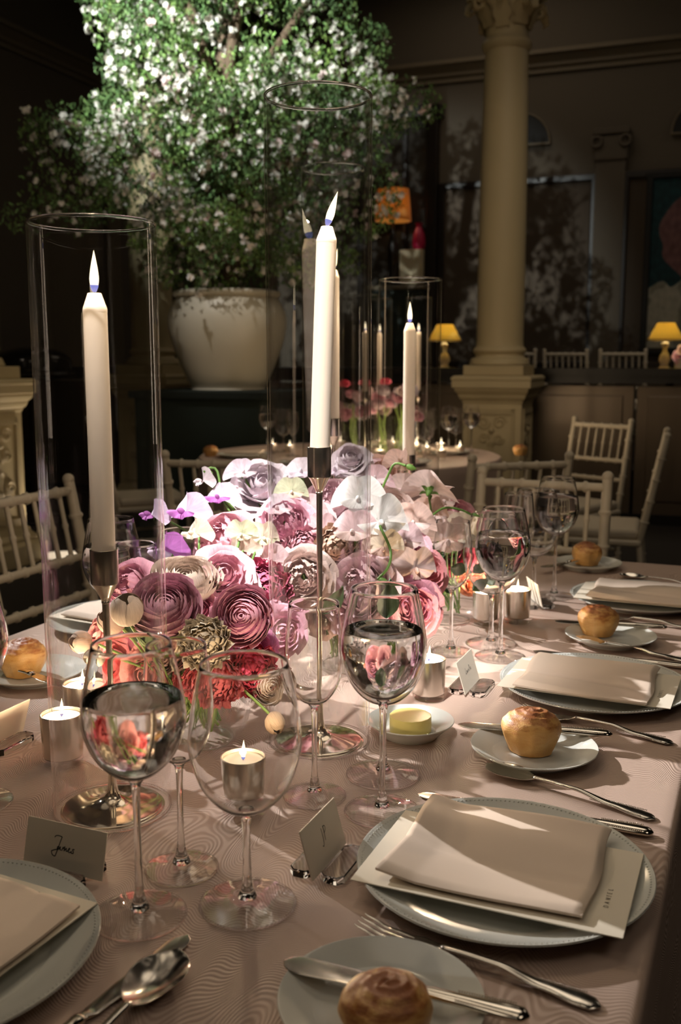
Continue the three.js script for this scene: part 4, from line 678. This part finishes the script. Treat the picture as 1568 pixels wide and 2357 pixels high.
function stemTo(o, x, y, z, down) { // a cut stem from the bloom into the nearest bowl, in the bloom's own space
  o.updateMatrixWorld(true); const inv = o.matrixWorld.clone().invert(), b = BOWLS.slice().sort((p, q) => Math.hypot(p[0] - x, p[1] - z) - Math.hypot(q[0] - x, q[1] - z))[0], s = o.scale.x;
  const end = V(b[0] + (rnd() - 0.5) * b[2] * 0.8, TOP + 0.02, b[1] + (rnd() - 0.5) * b[2] * 0.8), start = V(x, y, z).add(down), rim = V(b[0] + (x - b[0]) * 0.45, TOP + 0.095, b[1] + (z - b[1]) * 0.45);
  if (Math.hypot(rim.x - b[0], rim.z - b[1]) > b[2] * 0.7) { const k = b[2] * 0.7 / Math.hypot(rim.x - b[0], rim.z - b[1]); rim.x = b[0] + (rim.x - b[0]) * k; rim.z = b[1] + (rim.z - b[1]) * k; }
  return tube([start, start.clone().lerp(rim, 0.5).add(down.clone().multiplyScalar(0.4)), rim, end].map((p) => p.applyMatrix4(inv)), 0.0019 / s, 14, 6);
}
function aim(o, ax) { const y = V(...ax).normalize(), x = V(0, 1, 0).cross(y); if (x.lengthSq() < 1e-4) x.set(1, 0, 0); x.normalize(); o.quaternion.setFromRotationMatrix(new THREE.Matrix4().makeBasis(x, y, x.clone().cross(y))); }
let count = 0;
function bloom(kind, x, y, z, R, hue, ax, label, stem = true, group) {
  const o = thing(kind === 'garden_rose' ? 'garden_rose' : kind === 'bud' ? 'ranunculus_bud' : kind, label, 'flower', [x, y, z], 0, group); aim(o, ax); o.scale.setScalar(R);
  const S = bloomShape(kind, count++ % 3);
  if (S.inner) part('inner_petals', S.inner, petalMat(hue, 1), o).userData.kind = 'stuff';
  for (const g of S.outer) part('petal', g, petalMat(hue), o);
  part('sepals', sepalGeo, kind === 'bud' ? M.sepal : M.green, o);
  if (stem) part('stem', stemTo(o, x, y, z, V(...ax).normalize().multiplyScalar(-R * 0.8)), M.stem, o);
  return o;
}
const pea = {
  standard: sheet(26, 10, (s, t) => { const a = s * 1.85, sa = Math.sin(a), rho = t * (1.0 - 0.26 * Math.exp(-a * a * 16) + 0.05 * Math.cos(3 * a)); return V(sa * rho * 0.98, 0.04 - 0.10 * rho * rho - 0.24 * rho * sa * sa + 0.16 * t * t * Math.sin(a * 2.7 + 1.1) + 0.05 * t * t * t * Math.sin(a * 6 + 2) + 0.12 * rho * Math.exp(-a * a * 18), -Math.cos(a) * rho * 0.92 + 0.14); }),
  wings: [-1, 1].map((q) => sheet(10, 7, (s, t) => { const a = q * (0.5 + s * 0.75); return V(Math.sin(a) * t * 0.72 + q * 0.03, 0.10 + 0.6 * t - 0.35 * t * t + 0.09 * t * Math.sin(s * 5 + q), 0.10 + t * 0.55 * Math.cos(a * 0.9) - 0.16 * t); })),
  keel: smoothLathe([[0, 0], [0.1, 0.1], [0.12, 0.28], [0.05, 0.42], [0, 0.45]], 12, 10).scale(0.7, 1, 1).translate(0, 0.08, 0.16),
  calyx: merge([...[0, 1, 2, 3, 4].map((k) => sheet(2, 5, (s, t) => V(s * 0.075 * Math.sin(0.5 + 2.6 * t), -0.2 + 0.24 * t - 0.22 * t * t * t, 0.05 + 0.3 * t)).rotateY(k * 1.2566)), smoothLathe([[0.02, -0.34], [0.09, -0.22], [0.12, -0.06], [0.06, 0.04]], 10, 10)]),
};
function sweetPea(x, y, z, R, hs, hw, ax, label) {
  const o = thing('sweet_pea', label, 'flower', [x, y, z]); aim(o, ax); o.scale.setScalar(R * 1.5);
  part('standard_petal', pea.standard, petalMat(hs, 2), o); for (const w of pea.wings) part('wing_petal', w, petalMat(hw, 2), o); part('keel', pea.keel, petalMat(hw), o); part('calyx', pea.calyx, M.green, o);
  part('stem', stemTo(o, x, y, z, V(...ax).normalize().multiplyScalar(-R * 0.3)), M.green, o);
}
const BLOOMS = [
  ['ranunculus', -.226, .940, -1.242, .0445, 'lp', [.05,.75,.7], 'lilac-pink ranunculus with tightly ringed petals, behind the left candlestick stem'],
  ['ranunculus', -.124, .931, -1.218, .0382, 'pk', [-.15,.35,.9], 'pink ranunculus with an open coiled heart, in the middle of the front'],
  ['ranunculus', -.216, .952, -1.350, .0470, 'iv', [.1,.95,.35], 'blush ivory ranunculus seen from the side above the lilac-pink one'],
  ['carnation', -.168, .906, -1.188, .0300, 'cr', [-.1,.4,.9], 'cream carnation with loose frilled petals, low at the front'],
  ['carnation', -.163, .848, -1.206, .0339, 'co', [-.1,-.1,1], 'coral pink carnation hanging over the rim of the front bowl'],
  ['carnation', -.111, .854, -1.230, .0323, 'hp', [.1,.1,1], 'hot coral-red carnation between the coral one and the peach ranunculus'],
  ['ranunculus', -.087, .836, -1.230, .0245, 'iv', [.45,-.05,.9], 'peach ranunculus at the lowest right corner of the front bunch'],
  ['rose', -.113, .879, -1.254, .0294, 'mg', [.3,.5,.8], 'magenta-pink rose under the coiled pink ranunculus'],
  ['ranunculus', -.218, .885, -1.242, .0314, 'dpe', [-.1,.3,.95], 'dusky mauve-beige ranunculus behind the rim of the full water glass'],
  ['rose', -.311, .844, -1.302, .0330, 'co', [-.5,.2,.85], 'coral rose low behind the left candlestick'],
  ['rose', -.255, .842, -1.254, .0312, 'co2', [-.1,0,1], 'salmon rose behind the water of the front left glass'],
  ['rose', -.344, .873, -1.362, .0208, 'co2', [-.7,.4,.6], 'small salmon rose at the far left end of the bunch'],
  ['rose', -.165, .953, -1.374, .0404, 'pk2', [.1,.6,.8], 'bright clear pink rose with large open petals above the coiled ranunculus'],
  ['carnation', -.113, .924, -1.411, .0378, 'dr', [0,.3,.95], 'deep rose-red carnation with crinkled petals left of the tall candlestick stem'],
  ['garden_rose', -.055, .931, -1.447, .0413, 'iv2', [-.05,.2,1], 'ivory-pink quartered garden rose behind the tall candlestick stem'],
  ['garden_rose', .025, .910, -1.471, .0552, 'pa', [-.35,.45,.8], 'largest pale pink garden rose, right of the tall candlestick stem'],
  ['rose', .116, .868, -1.519, .0422, 'dp', [.2,.3,.9], 'dusky deep pink rose under the dark leaf'],
  ['rose', .146, .911, -1.592, .0340, 'co3', [.5,.4,.75], 'coral-pink rose at the right edge above the dusky pink one'],
  ['garden_rose', -.184, .981, -1.495, .0477, 'pk', [-.4,.6,.7], 'pink garden rose with white outer petals at the upper left'],
  ['rose', -.129, 1.048, -1.640, .0476, 'wl', [.1,.7,.7], 'pale lilac rose on top of the bunch left of the tall candlestick'],
  ['garden_rose', -.089, .995, -1.567, .0457, 'lp2', [-.1,.6,.8], 'mauve-pink garden rose below the pale lilac rose'],
  ['garden_rose', -.014, 1.018, -1.664, .0454, 'pa2', [-.1,.7,.7], 'pale pink garden rose behind the metal cup of the tall candlestick'],
  ['carnation', -.008, .965, -1.519, .0310, 'pe', [0,.3,.95], 'peach beige carnation right of the tall candlestick stem'],
  ['ranunculus', .088, 1.006, -1.688, .0372, 'iv2', [.3,.8,.5], 'blush ranunculus with thin layered petals behind the white sweet peas'],
  ['rose', .225, .959, -1.881, .0432, 'pk', [.4,.7,.6], 'pink rose above the small wine glass at the right end'],
  ['rose', .216, .885, -1.881, .0401, 'mr', [.2,.3,.95], 'wine-red rose seen through the small wine glass'],
  ['rose', .269, .858, -1.929, .0343, 'pk', [.5,.4,.8], 'pink rose behind the right-hand water glass'],
  ['rose', .111, .944, -1.604, .0384, 'pk2', [.2,.5,.85], 'clear pink rose to the right above the dark leaf'],
  ['rose', .018, 1.079, -1.760, .0308, 'wl2', [0,.7,.7], 'pale lilac rose at the very top right of the tall candlestick'],
  ['rose', .080, 1.051, -1.809, .0349, 'pe2', [.3,.6,.7], 'peach-pink rose at the top in front of the far short candle'],
  ['rose', .262, .815, -1.905, .0238, 'or', [.3,-.2,.9], 'orange-coral rose low beside the far votive candles'],
  ['garden_rose', -.303, .936, -1.374, .0368, 'lp3', [-.4,.5,.75], 'mauve garden rose at the left end behind the candle cup'],
  ['carnation', -.057, .963, -1.531, .0313, 'pk2', [0,.5,.85], 'frilled light pink carnation left of the tall candlestick stem'],
  ['carnation', .046, .963, -1.567, .0320, 'pa', [0,.5,.85], "frilled pale pink carnation right of the tall glass cylinder's edge"],
  ['rose', -.016, .871, -1.495, .0375, 'dpe', [.1,.2,1], 'beige-pink rose low behind the slender front wine glass'],
  ['rose', -.083, .870, -1.374, .0309, 'lp2', [.3,.2,.9], 'mauve-pink rose low beside the slender front wine glass'],
  ['rose', -.193, .914, -1.326, .0250, 'dp', [0,.3,.95], 'dusky pink rose between the two big ranunculus'],
  ['rose', .064, .850, -1.495, .0295, 'lp2', [.1,0,1], 'mauve rose low behind the rim of the middle water glass'],
  ['rose', .107, .887, -1.640, .0366, 'iv2', [.1,.4,.9], 'blush rose beside the dark leaf'],
  ['rose', -.199, .840, -1.278, .0266, 'hp', [-.1,0,1], 'hot pink rose low behind the coral carnation'],
  ['rose', -.143, .968, -1.507, .0321, 'pk', [0,.5,.85], 'pink rose behind the green-white buds'],
  ['rose', -.046, .991, -1.616, .0314, 'pa', [0,.5,.85], 'pale pink rose just left of the tall candlestick stem'],
  ['rose', .157, .956, -1.809, .0400, 'pe2', [.2,.6,.75], 'peach-pink rose under the pale back-turned sweet pea'],
  ['bud', -.266, .942, -1.206, .0216, 'iv3', [0,.9,.4], 'round ivory ranunculus bud beside the left candlestick stem'],
  ['bud', -.294, .919, -1.242, .0190, 'pe', [-.4,.5,.7], 'peach ranunculus bud left of the candlestick stem'],
  ['bud', -.338, .887, -1.254, .0153, 'pe', [-.6,.2,.7], 'small peach bud at the far left with green sepals'],
  ['bud', -.318, .874, -1.230, .0111, 'cr', [-.6,-.3,.7], 'tiny cream bud below the far left one'],
  ['bud', -.239, .908, -1.194, .0091, 'gr', [-.2,.3,.9], 'tiny green bud above the rim of the full water glass'],
  ['bud', -.078, .802, -1.188, .0152, 'pe3', [.5,-.6,.6], 'pale bud hanging on a bent green stem below the front bunch'],
];
const SWEET_PEAS = [
  [-.223, 1.058, -1.616, .0185, 'wl2','wl2', [-.9,.2,.4], 'white sweet pea nodding at the end of a green stem, upper left'],
  [-.163, 1.067, -1.640, .0216, 'lv2','wl', [.2,.5,.8], 'pale lilac sweet pea standing highest at the upper left'],
  [-.240, 1.018, -1.543, .0272, 'lv','pu', [-.5,.4,.7], 'white and purple sweet pea at the left edge of the bunch'],
  [-.192, 1.034, -1.579, .0223, 'lv2','pu', [-.3,.5,.8], 'lilac sweet pea between the white and the purple ones'],
  [-.220, .992, -1.495, .0199, 'cr','cr', [-.6,.3,.7], 'cream sweet pea below the purple one'],
  [-.145, 1.002, -1.435, .0165, 'go','go', [0,0,1], 'closed green-white sweet pea bloom in the middle left'],
  [-.115, .994, -1.447, .0192, 'cr','go', [.3,.1,.9], 'cream green sweet pea right of the closed bloom'],
  [-.145, .977, -1.435, .0191, 'cr','cr', [-.5,-.2,.8], 'cream sweet pea hanging above the bright pink rose'],
  [-.080, 1.041, -1.604, .0198, 'go','cr', [.1,.2,.9], 'greenish white sweet pea beside the pale lilac rose'],
  [-.066, 1.064, -1.664, .0248, 'wl','lv2', [0,.6,.8], 'white lilac sweet pea left of the metal candle cup'],
  [.029, 1.039, -1.543, .0313, 'wh','wh', [-.1,.3,.9], 'upper one of the pure white sweet peas right of the candlestick'],
  [.059, 1.008, -1.519, .0362, 'wh','wh', [.2,.2,.95], 'largest pure white sweet pea in the centre right'],
  [.021, .993, -1.507, .0280, 'pa','pa3', [-.2,.3,.9], 'pale pink ruffled sweet pea below the white ones'],
  [.065, .972, -1.495, .0226, 'cr','pe2', [0,-.1,1], 'cream sweet pea hanging above the dark leaf'],
  [.155, 1.029, -1.712, .0362, 'pa3','pe2', [.25,.5,-.6], 'blush sweet pea turned away, showing its green calyx'],
  [.159, .982, -1.736, .0276, 'pe2','pa3', [.2,.2,.9], 'peach sweet pea under the turned-away one'],
  [.188, .943, -1.736, .0338, 'pa3','pa3', [.1,-.2,.9], 'blush sweet pea drooping over the small wine glass'],
  [.226, .946, -1.760, .0343, 'cr2','cr2', [.6,-.1,.75], 'cream sweet pea reaching out furthest to the right'],
  [.120, .985, -1.640, .0290, 'pe2','pa3', [0,.3,.9], 'peach sweet pea right of the white ones'],
  [-.297, 1.009, -1.567, .0221, 'lv','pu', [-.7,.4,.5], "lilac sweet pea seen through the left cylinder's edge"],
  [-.273, .956, -1.543, .0260, 'pu','lv', [-.6,.3,.7], 'purple sweet pea behind the left empty glass'],
  [.087, .976, -1.616, .0257, 'pa3','pe2', [.1,.3,.9], 'pale peach sweet pea beside the largest white one'],
  [.118, .927, -1.555, .0277, 'pa3','pe2', [.2,0,.95], 'blush sweet pea at the right under the peach ones'],
  [.108, 1.067, -1.809, .0222, 'pe2','pe', [.6,0,.8], 'peach sweet pea hanging from a curled green stem at the top'],
  [-.106, .959, -1.447, .0219, 'pa','pa3', [-.1,.2,.9], 'pale pink sweet pea above the deep red carnation'],
  [.114, 1.023, -1.772, .0265, 'pa3','pa', [.2,.5,.8], 'blush sweet pea just left of the turned-away one'],
  [.178, 1.000, -1.772, .0250, 'pe2','pa3', [.4,.4,.8], 'peach sweet pea right below the turned-away one'],
  [.060, 1.042, -1.748, .0261, 'pa2','wl', [0,.6,.8], 'pale pink sweet pea above the upper pure white one'],
  [-.005, 1.057, -1.748, .0245, 'wl','lv2', [-.3,.6,.7], 'pale lilac sweet pea right of the metal candle cup'],
  [.043, 1.067, -1.809, .0269, 'wl2','pa2', [.2,.7,.6], 'pale lilac sweet pea at the top beside the curled tendril'],
  [.214, .949, -1.809, .0256, 'pa3','cr2', [.4,.2,.9], 'blush sweet pea above the small wine glass'],
  [-.056, 1.009, -1.616, .0242, 'pa','wl', [-.2,.5,.8], 'pale pink sweet pea under the candle cup on its left'],
  [-.100, 1.016, -1.579, .0223, 'wl','pa', [-.1,.5,.85], 'white lilac sweet pea below the pale lilac rose'],
  [.102, .965, -1.579, .0252, 'pa','pa3', [.1,.2,.95], 'pale pink sweet pea above the clear pink right-hand rose'],
  [-.029, .987, -1.555, .0220, 'pa2','pa', [.1,.3,.9], 'pale pink sweet pea touching the tall candlestick stem'],
];
for (const b of BLOOMS) bloom(...b);
for (const p of SWEET_PEAS) sweetPea(...p);
// bowls, greenery and single details of the bunch
BOWLS.forEach(([x, z, r], i) => {
  const o = thing('flower_bowl', ['low clear glass bowl at the front holding the coral and pink blooms', 'low clear glass bowl hidden under the middle of the flowers', 'low clear glass bowl at the right end of the flowers beside the slender glass'][i], 'bowl', [x, TOP, z]);
  const out = spline([[r * 0.6, 0.0006], [r * 0.72, 0.003], [r * 0.9, 0.02], [r, 0.05], [r * 0.98, 0.085], [r, 0.092]], 24);
  part('wall', lathe([[0, 0.0006], ...out, ...out.slice().reverse().map(([a, y]) => [a - 0.003, Math.max(y, 0.006)]), [0, 0.006]], 56), M.pane, o);
  part('rim', new THREE.TorusGeometry(r - 0.0015, 0.0016, 8, 56).rotateX(Math.PI / 2).translate(0, 0.092, 0), M.glass, o);
  part('foot_ring', new THREE.TorusGeometry(r * 0.62, 0.0022, 8, 48).rotateX(Math.PI / 2).translate(0, 0.0024, 0), M.glass, o);
});
const leafBlade = sheet(10, 14, (s, t) => { const tooth = 1 + 0.10 * (((t * 9) % 1) - 0.5); return V(s * 0.30 * Math.sin(Math.PI * Math.pow(t, 0.8)) * tooth, t, 0.10 * s * s + 0.12 * Math.sin(t * 2.6)); });
function roseLeaf(label, pos, len, dir, roll_ = 0) { const o = one('rose_leaf', leafBlade, M.greenDark, label, 'leaf', pos); o.scale.setScalar(len); o.quaternion.setFromUnitVectors(V(0, 1, 0), V(...dir).normalize()); o.rotateY(roll_); return o; }
roseLeaf('dark green toothed rose leaf standing upright in front of the pink roses', [0.066, 0.882, -1.405], 0.066, [0.05, 1, 0.25], 0.2);
{
  const o = thing('greenery', 'dark leaves and stems tucked between and under the blooms', 'greenery', [0, 0, 0]);
  for (let i = 0; i < 60; i++) { const t = rnd(), x = -0.25 + 0.5 * t + rr(-0.09, 0.09), z = -1.28 - 0.6 * t + rr(-0.07, 0.07); if (Math.hypot(x + 0.027, z + 1.26) < 0.1) continue; const m = part('leaf', leafBlade, M.greenDark, o); m.position.set(x, rr(0.83, 0.9), z); m.scale.setScalar(rr(0.035, 0.06)); m.rotation.set(rr(-0.9, 0.9), rr(0, 6), rr(-1.2, 1.2)); }
}
for (const [label, pts] of [
  ['curled green tendril with a tiny bud rising highest behind the centre cylinder', [[0.045, 0.98, -1.616], [0.075, 1.06, -1.604], [0.088, 1.085, -1.592], [0.104, 1.083, -1.579]]],
  ['bent green sweet pea stem leaning left with the white nodding bloom', [[-0.16, 0.98, -1.567], [-0.19, 1.03, -1.592], [-0.205, 1.075, -1.616], [-0.225, 1.072, -1.616]]],
  ['green stem arching right above the small wine glass', [[0.15, 0.98, -1.688], [0.18, 0.995, -1.712], [0.21, 0.99, -1.724], [0.23, 0.98, -1.736]]],
  ['thin green stem hanging down before the pink roses', [[0.06, 1.0, -1.495], [0.075, 0.965, -1.459], [0.07, 0.945, -1.447], [0.055, 0.93, -1.435]]],
]) { const o = thing('tendril', label, 'stem', [0, 0, 0]); part('stalk', tube(pts, 0.0021, 20, 7), M.green, o); const e = pts[3]; part('tip', smoothLathe([[0, 0], [0.004, 0.003], [0.005, 0.009], [0.002, 0.016], [0, 0.018]], 12, 10).rotateZ(-1.9).translate(...e), M.green, o); }

// ------------------------------------------------------------------ the far round table
const uvOf = ([x, , z]) => [SP * x - CP * z, CP * x + SP * z];
const C = (dx, dz, y = TOP) => [C2[0] + dx, y, C2[1] - dz];
const farPlates = [[0.50, 0.02, 'at the right'], [-0.55, -0.15, 'at the left'], [0.25, -0.52, 'at the right front'], [-0.2, -0.55, 'at the left front'], [0.2, 0.5, 'at the back']];
farPlates.forEach(([x, z, w]) => { copy(plate0, C(x, z), 0, 'blurred dinner plate on the round far table, ' + w); napkin('blurred folded napkin on the round far table, ' + w, ...uvOf(C(x, z)), Math.atan2(z, x), 0.19, 0.14, 0.4, TOP + 0.021); });
roll('small orange-brown roll at the right side of the round far table', [0.95, TOP, -5.25], 0, 0, 0, 1.05, 0);
roll('small orange-brown roll at the left side of the round far table', [-0.68, TOP, -5.2], 0, 0, 1, 1.05, 0);
for (const [i, [x, z, k, lv]] of [[-0.44, 0.02, 'water', 0.214], [-0.36, 0.12, 'red', 0], [-0.3, -0.1, 'white', 0], [0.52, -0.05, 'water', 0.214], [0.66, 0.1, 'water', 0.214], [0.59, 0.22, 'red', 0], [0.43, 0.1, 'white', 0], [0.38, -0.22, 'red', 0], [0.47, 0.28, 'white', 0], [-0.2, 0.3, 'red', 0], [0.1, -0.36, 'white', 0], [-0.08, -0.34, 'red', 0]].entries()) {
  const key = 'far' + k + lv, text = 'blurred ' + (lv ? 'water' : 'empty wine') + ' glass on the round far table, ' + ['leftmost', 'second from the left', 'third from the left', 'eighth from the right', 'rightmost', 'second from the right', 'fifth from the right', 'sixth from the right', 'third from the right', 'fourth from the left', 'sixth from the left', 'fifth from the left'][i] + ' of twelve';
  if (glassProto[key]) copy(glassProto[key], C(x, z), i, text); else glassProto[key] = makeGlass(k, lv, text, C(x, z), true);
}
for (const [i, [x, z]] of [[-0.32, -0.02], [0.02, -0.25], [0.15, -0.28], [0.30, -0.2], [0.40, -0.1], [0.50, 0.14], [-0.16, -0.2], [0.24, 0.25], [-0.05, 0.3], [0.46, -0.28], [0.58, -0.05], [0.36, 0.12], [-0.42, 0.1]].entries()) votive(['second', 'fifth', 'sixth', 'eighth', 'tenth', 'twelfth', 'third', 'seventh', 'fourth', 'eleventh', 'thirteenth', 'ninth', 'first'][i] + ' from the left on the far table', C(x, z), 0.0265, 0.05, 0.034);
for (const [x, z, name] of [[-0.10, -0.15, 'leftmost on the far table'], [0.075, -0.2, 'second from the left on the far table'], [0.16, 0.12, 'third from the left on the far table'], [0.36, 0.0, 'rightmost on the far table']]) {
  const p = C(x, z);
  candlestick('polished nickel candlestick ' + name, p, 0.34); taper('thin white taper candle burning ' + name, [p[0], p[1] + 0.3155, p[2]], 0.33); cylinder('clear glass cylinder round the candle ' + name, p, 0.82, 0.0655, 40, true);
}
for (const [i, [x, z]] of [[0.02, -0.05], [0.17, -0.02], [0.27, 0.06]].entries()) {
  const o = thing('vase', ['left clear vase of the far table holding tall pink blooms', 'middle clear vase of the far table holding tall pink blooms', 'right clear vase of the far table holding tall pink blooms'][i], 'vase', C(x, z));
  part('wall', lathe([[0, 0.0006], [0.045, 0.0006], [0.05, 0.004], [0.05, 0.2], [0.047, 0.2], [0.046, 0.008], [0, 0.008]], 36), M.pane, o);
  for (let k = 0; k < 8; k++) part('stem', tube([[rr(-0.03, 0.03), 0.01, rr(-0.03, 0.03)], [rr(-0.02, 0.02), 0.12, rr(-0.02, 0.02)], [rr(-0.06, 0.06), 0.27, rr(-0.05, 0.05)]], 0.003, 8, 5), M.stem, o);
}
for (let i = 0; i < 26; i++) { const x = -0.06 + 0.42 * (i + rr(0.1, 0.9)) / 26, h = rr(0.2, 0.36), hue = ['pa', 'pk', 'wl2', 'pa3', 'pk2', 'wl'][i % 6]; bloom(i % 2 ? 'rose' : 'carnation', ...((p) => [p[0], p[1], p[2]])(C(x, rr(-0.1, 0.1), TOP + h)), rr(0.026, 0.038), hue, [rr(-0.4, 0.4), 0.8, 0.6], 'blurred ' + ['blush', 'pink', 'pale lilac', 'cream pink', 'clear pink', 'white lilac'][i % 6] + ' bloom, number ' + (i + 1) + ' from the left in the far table bunch', false, 'pale blooms on the far table'); }
for (const [x, h] of [[-0.03, 0.385], [0.075, 0.39], [0.185, 0.395]]) bloom('rose', ...C(x, -0.02, TOP + h), 0.026, 'hp', [0, 1, 0.4], (x < 0 ? 'left' : x < 0.1 ? 'middle' : 'right') + ' one of three blurred deep pink blooms on top of the far table bunch', false, 'deep pink blooms on the far table');
// pink roses in a small pot beside the right terrace lamp
one('flower_pot', smoothLathe([[0, 0], [0.06, 0], [0.075, 0.06], [0.07, 0.1], [0.06, 0.1], [0.055, 0.03], [0, 0.02]], 24, 24), M.pot, 'small cream pot of pink roses beside the right terrace lamp', 'flower pot', [3.02, 1.156, -8.86]);
for (const [x, y, h, w] of [[2.99, 1.285, 'pk', 'left'], [3.06, 1.30, 'co3', 'right'], [3.03, 1.335, 'pe2', 'upper']]) bloom('rose', x, y, -8.83, 0.06, h, [0.1 * (x - 3.02) * 20, 0.6, 0.8], w + ' pink rose in the pot beside the right terrace lamp', false);

// ------------------------------------------------------------------ shadows and the picture
scene.traverse((o) => { if (o.isMesh) { o.castShadow = true; o.receiveShadow = true; } });
scene.updateMatrixWorld(true);
renderer.render(scene, camera);
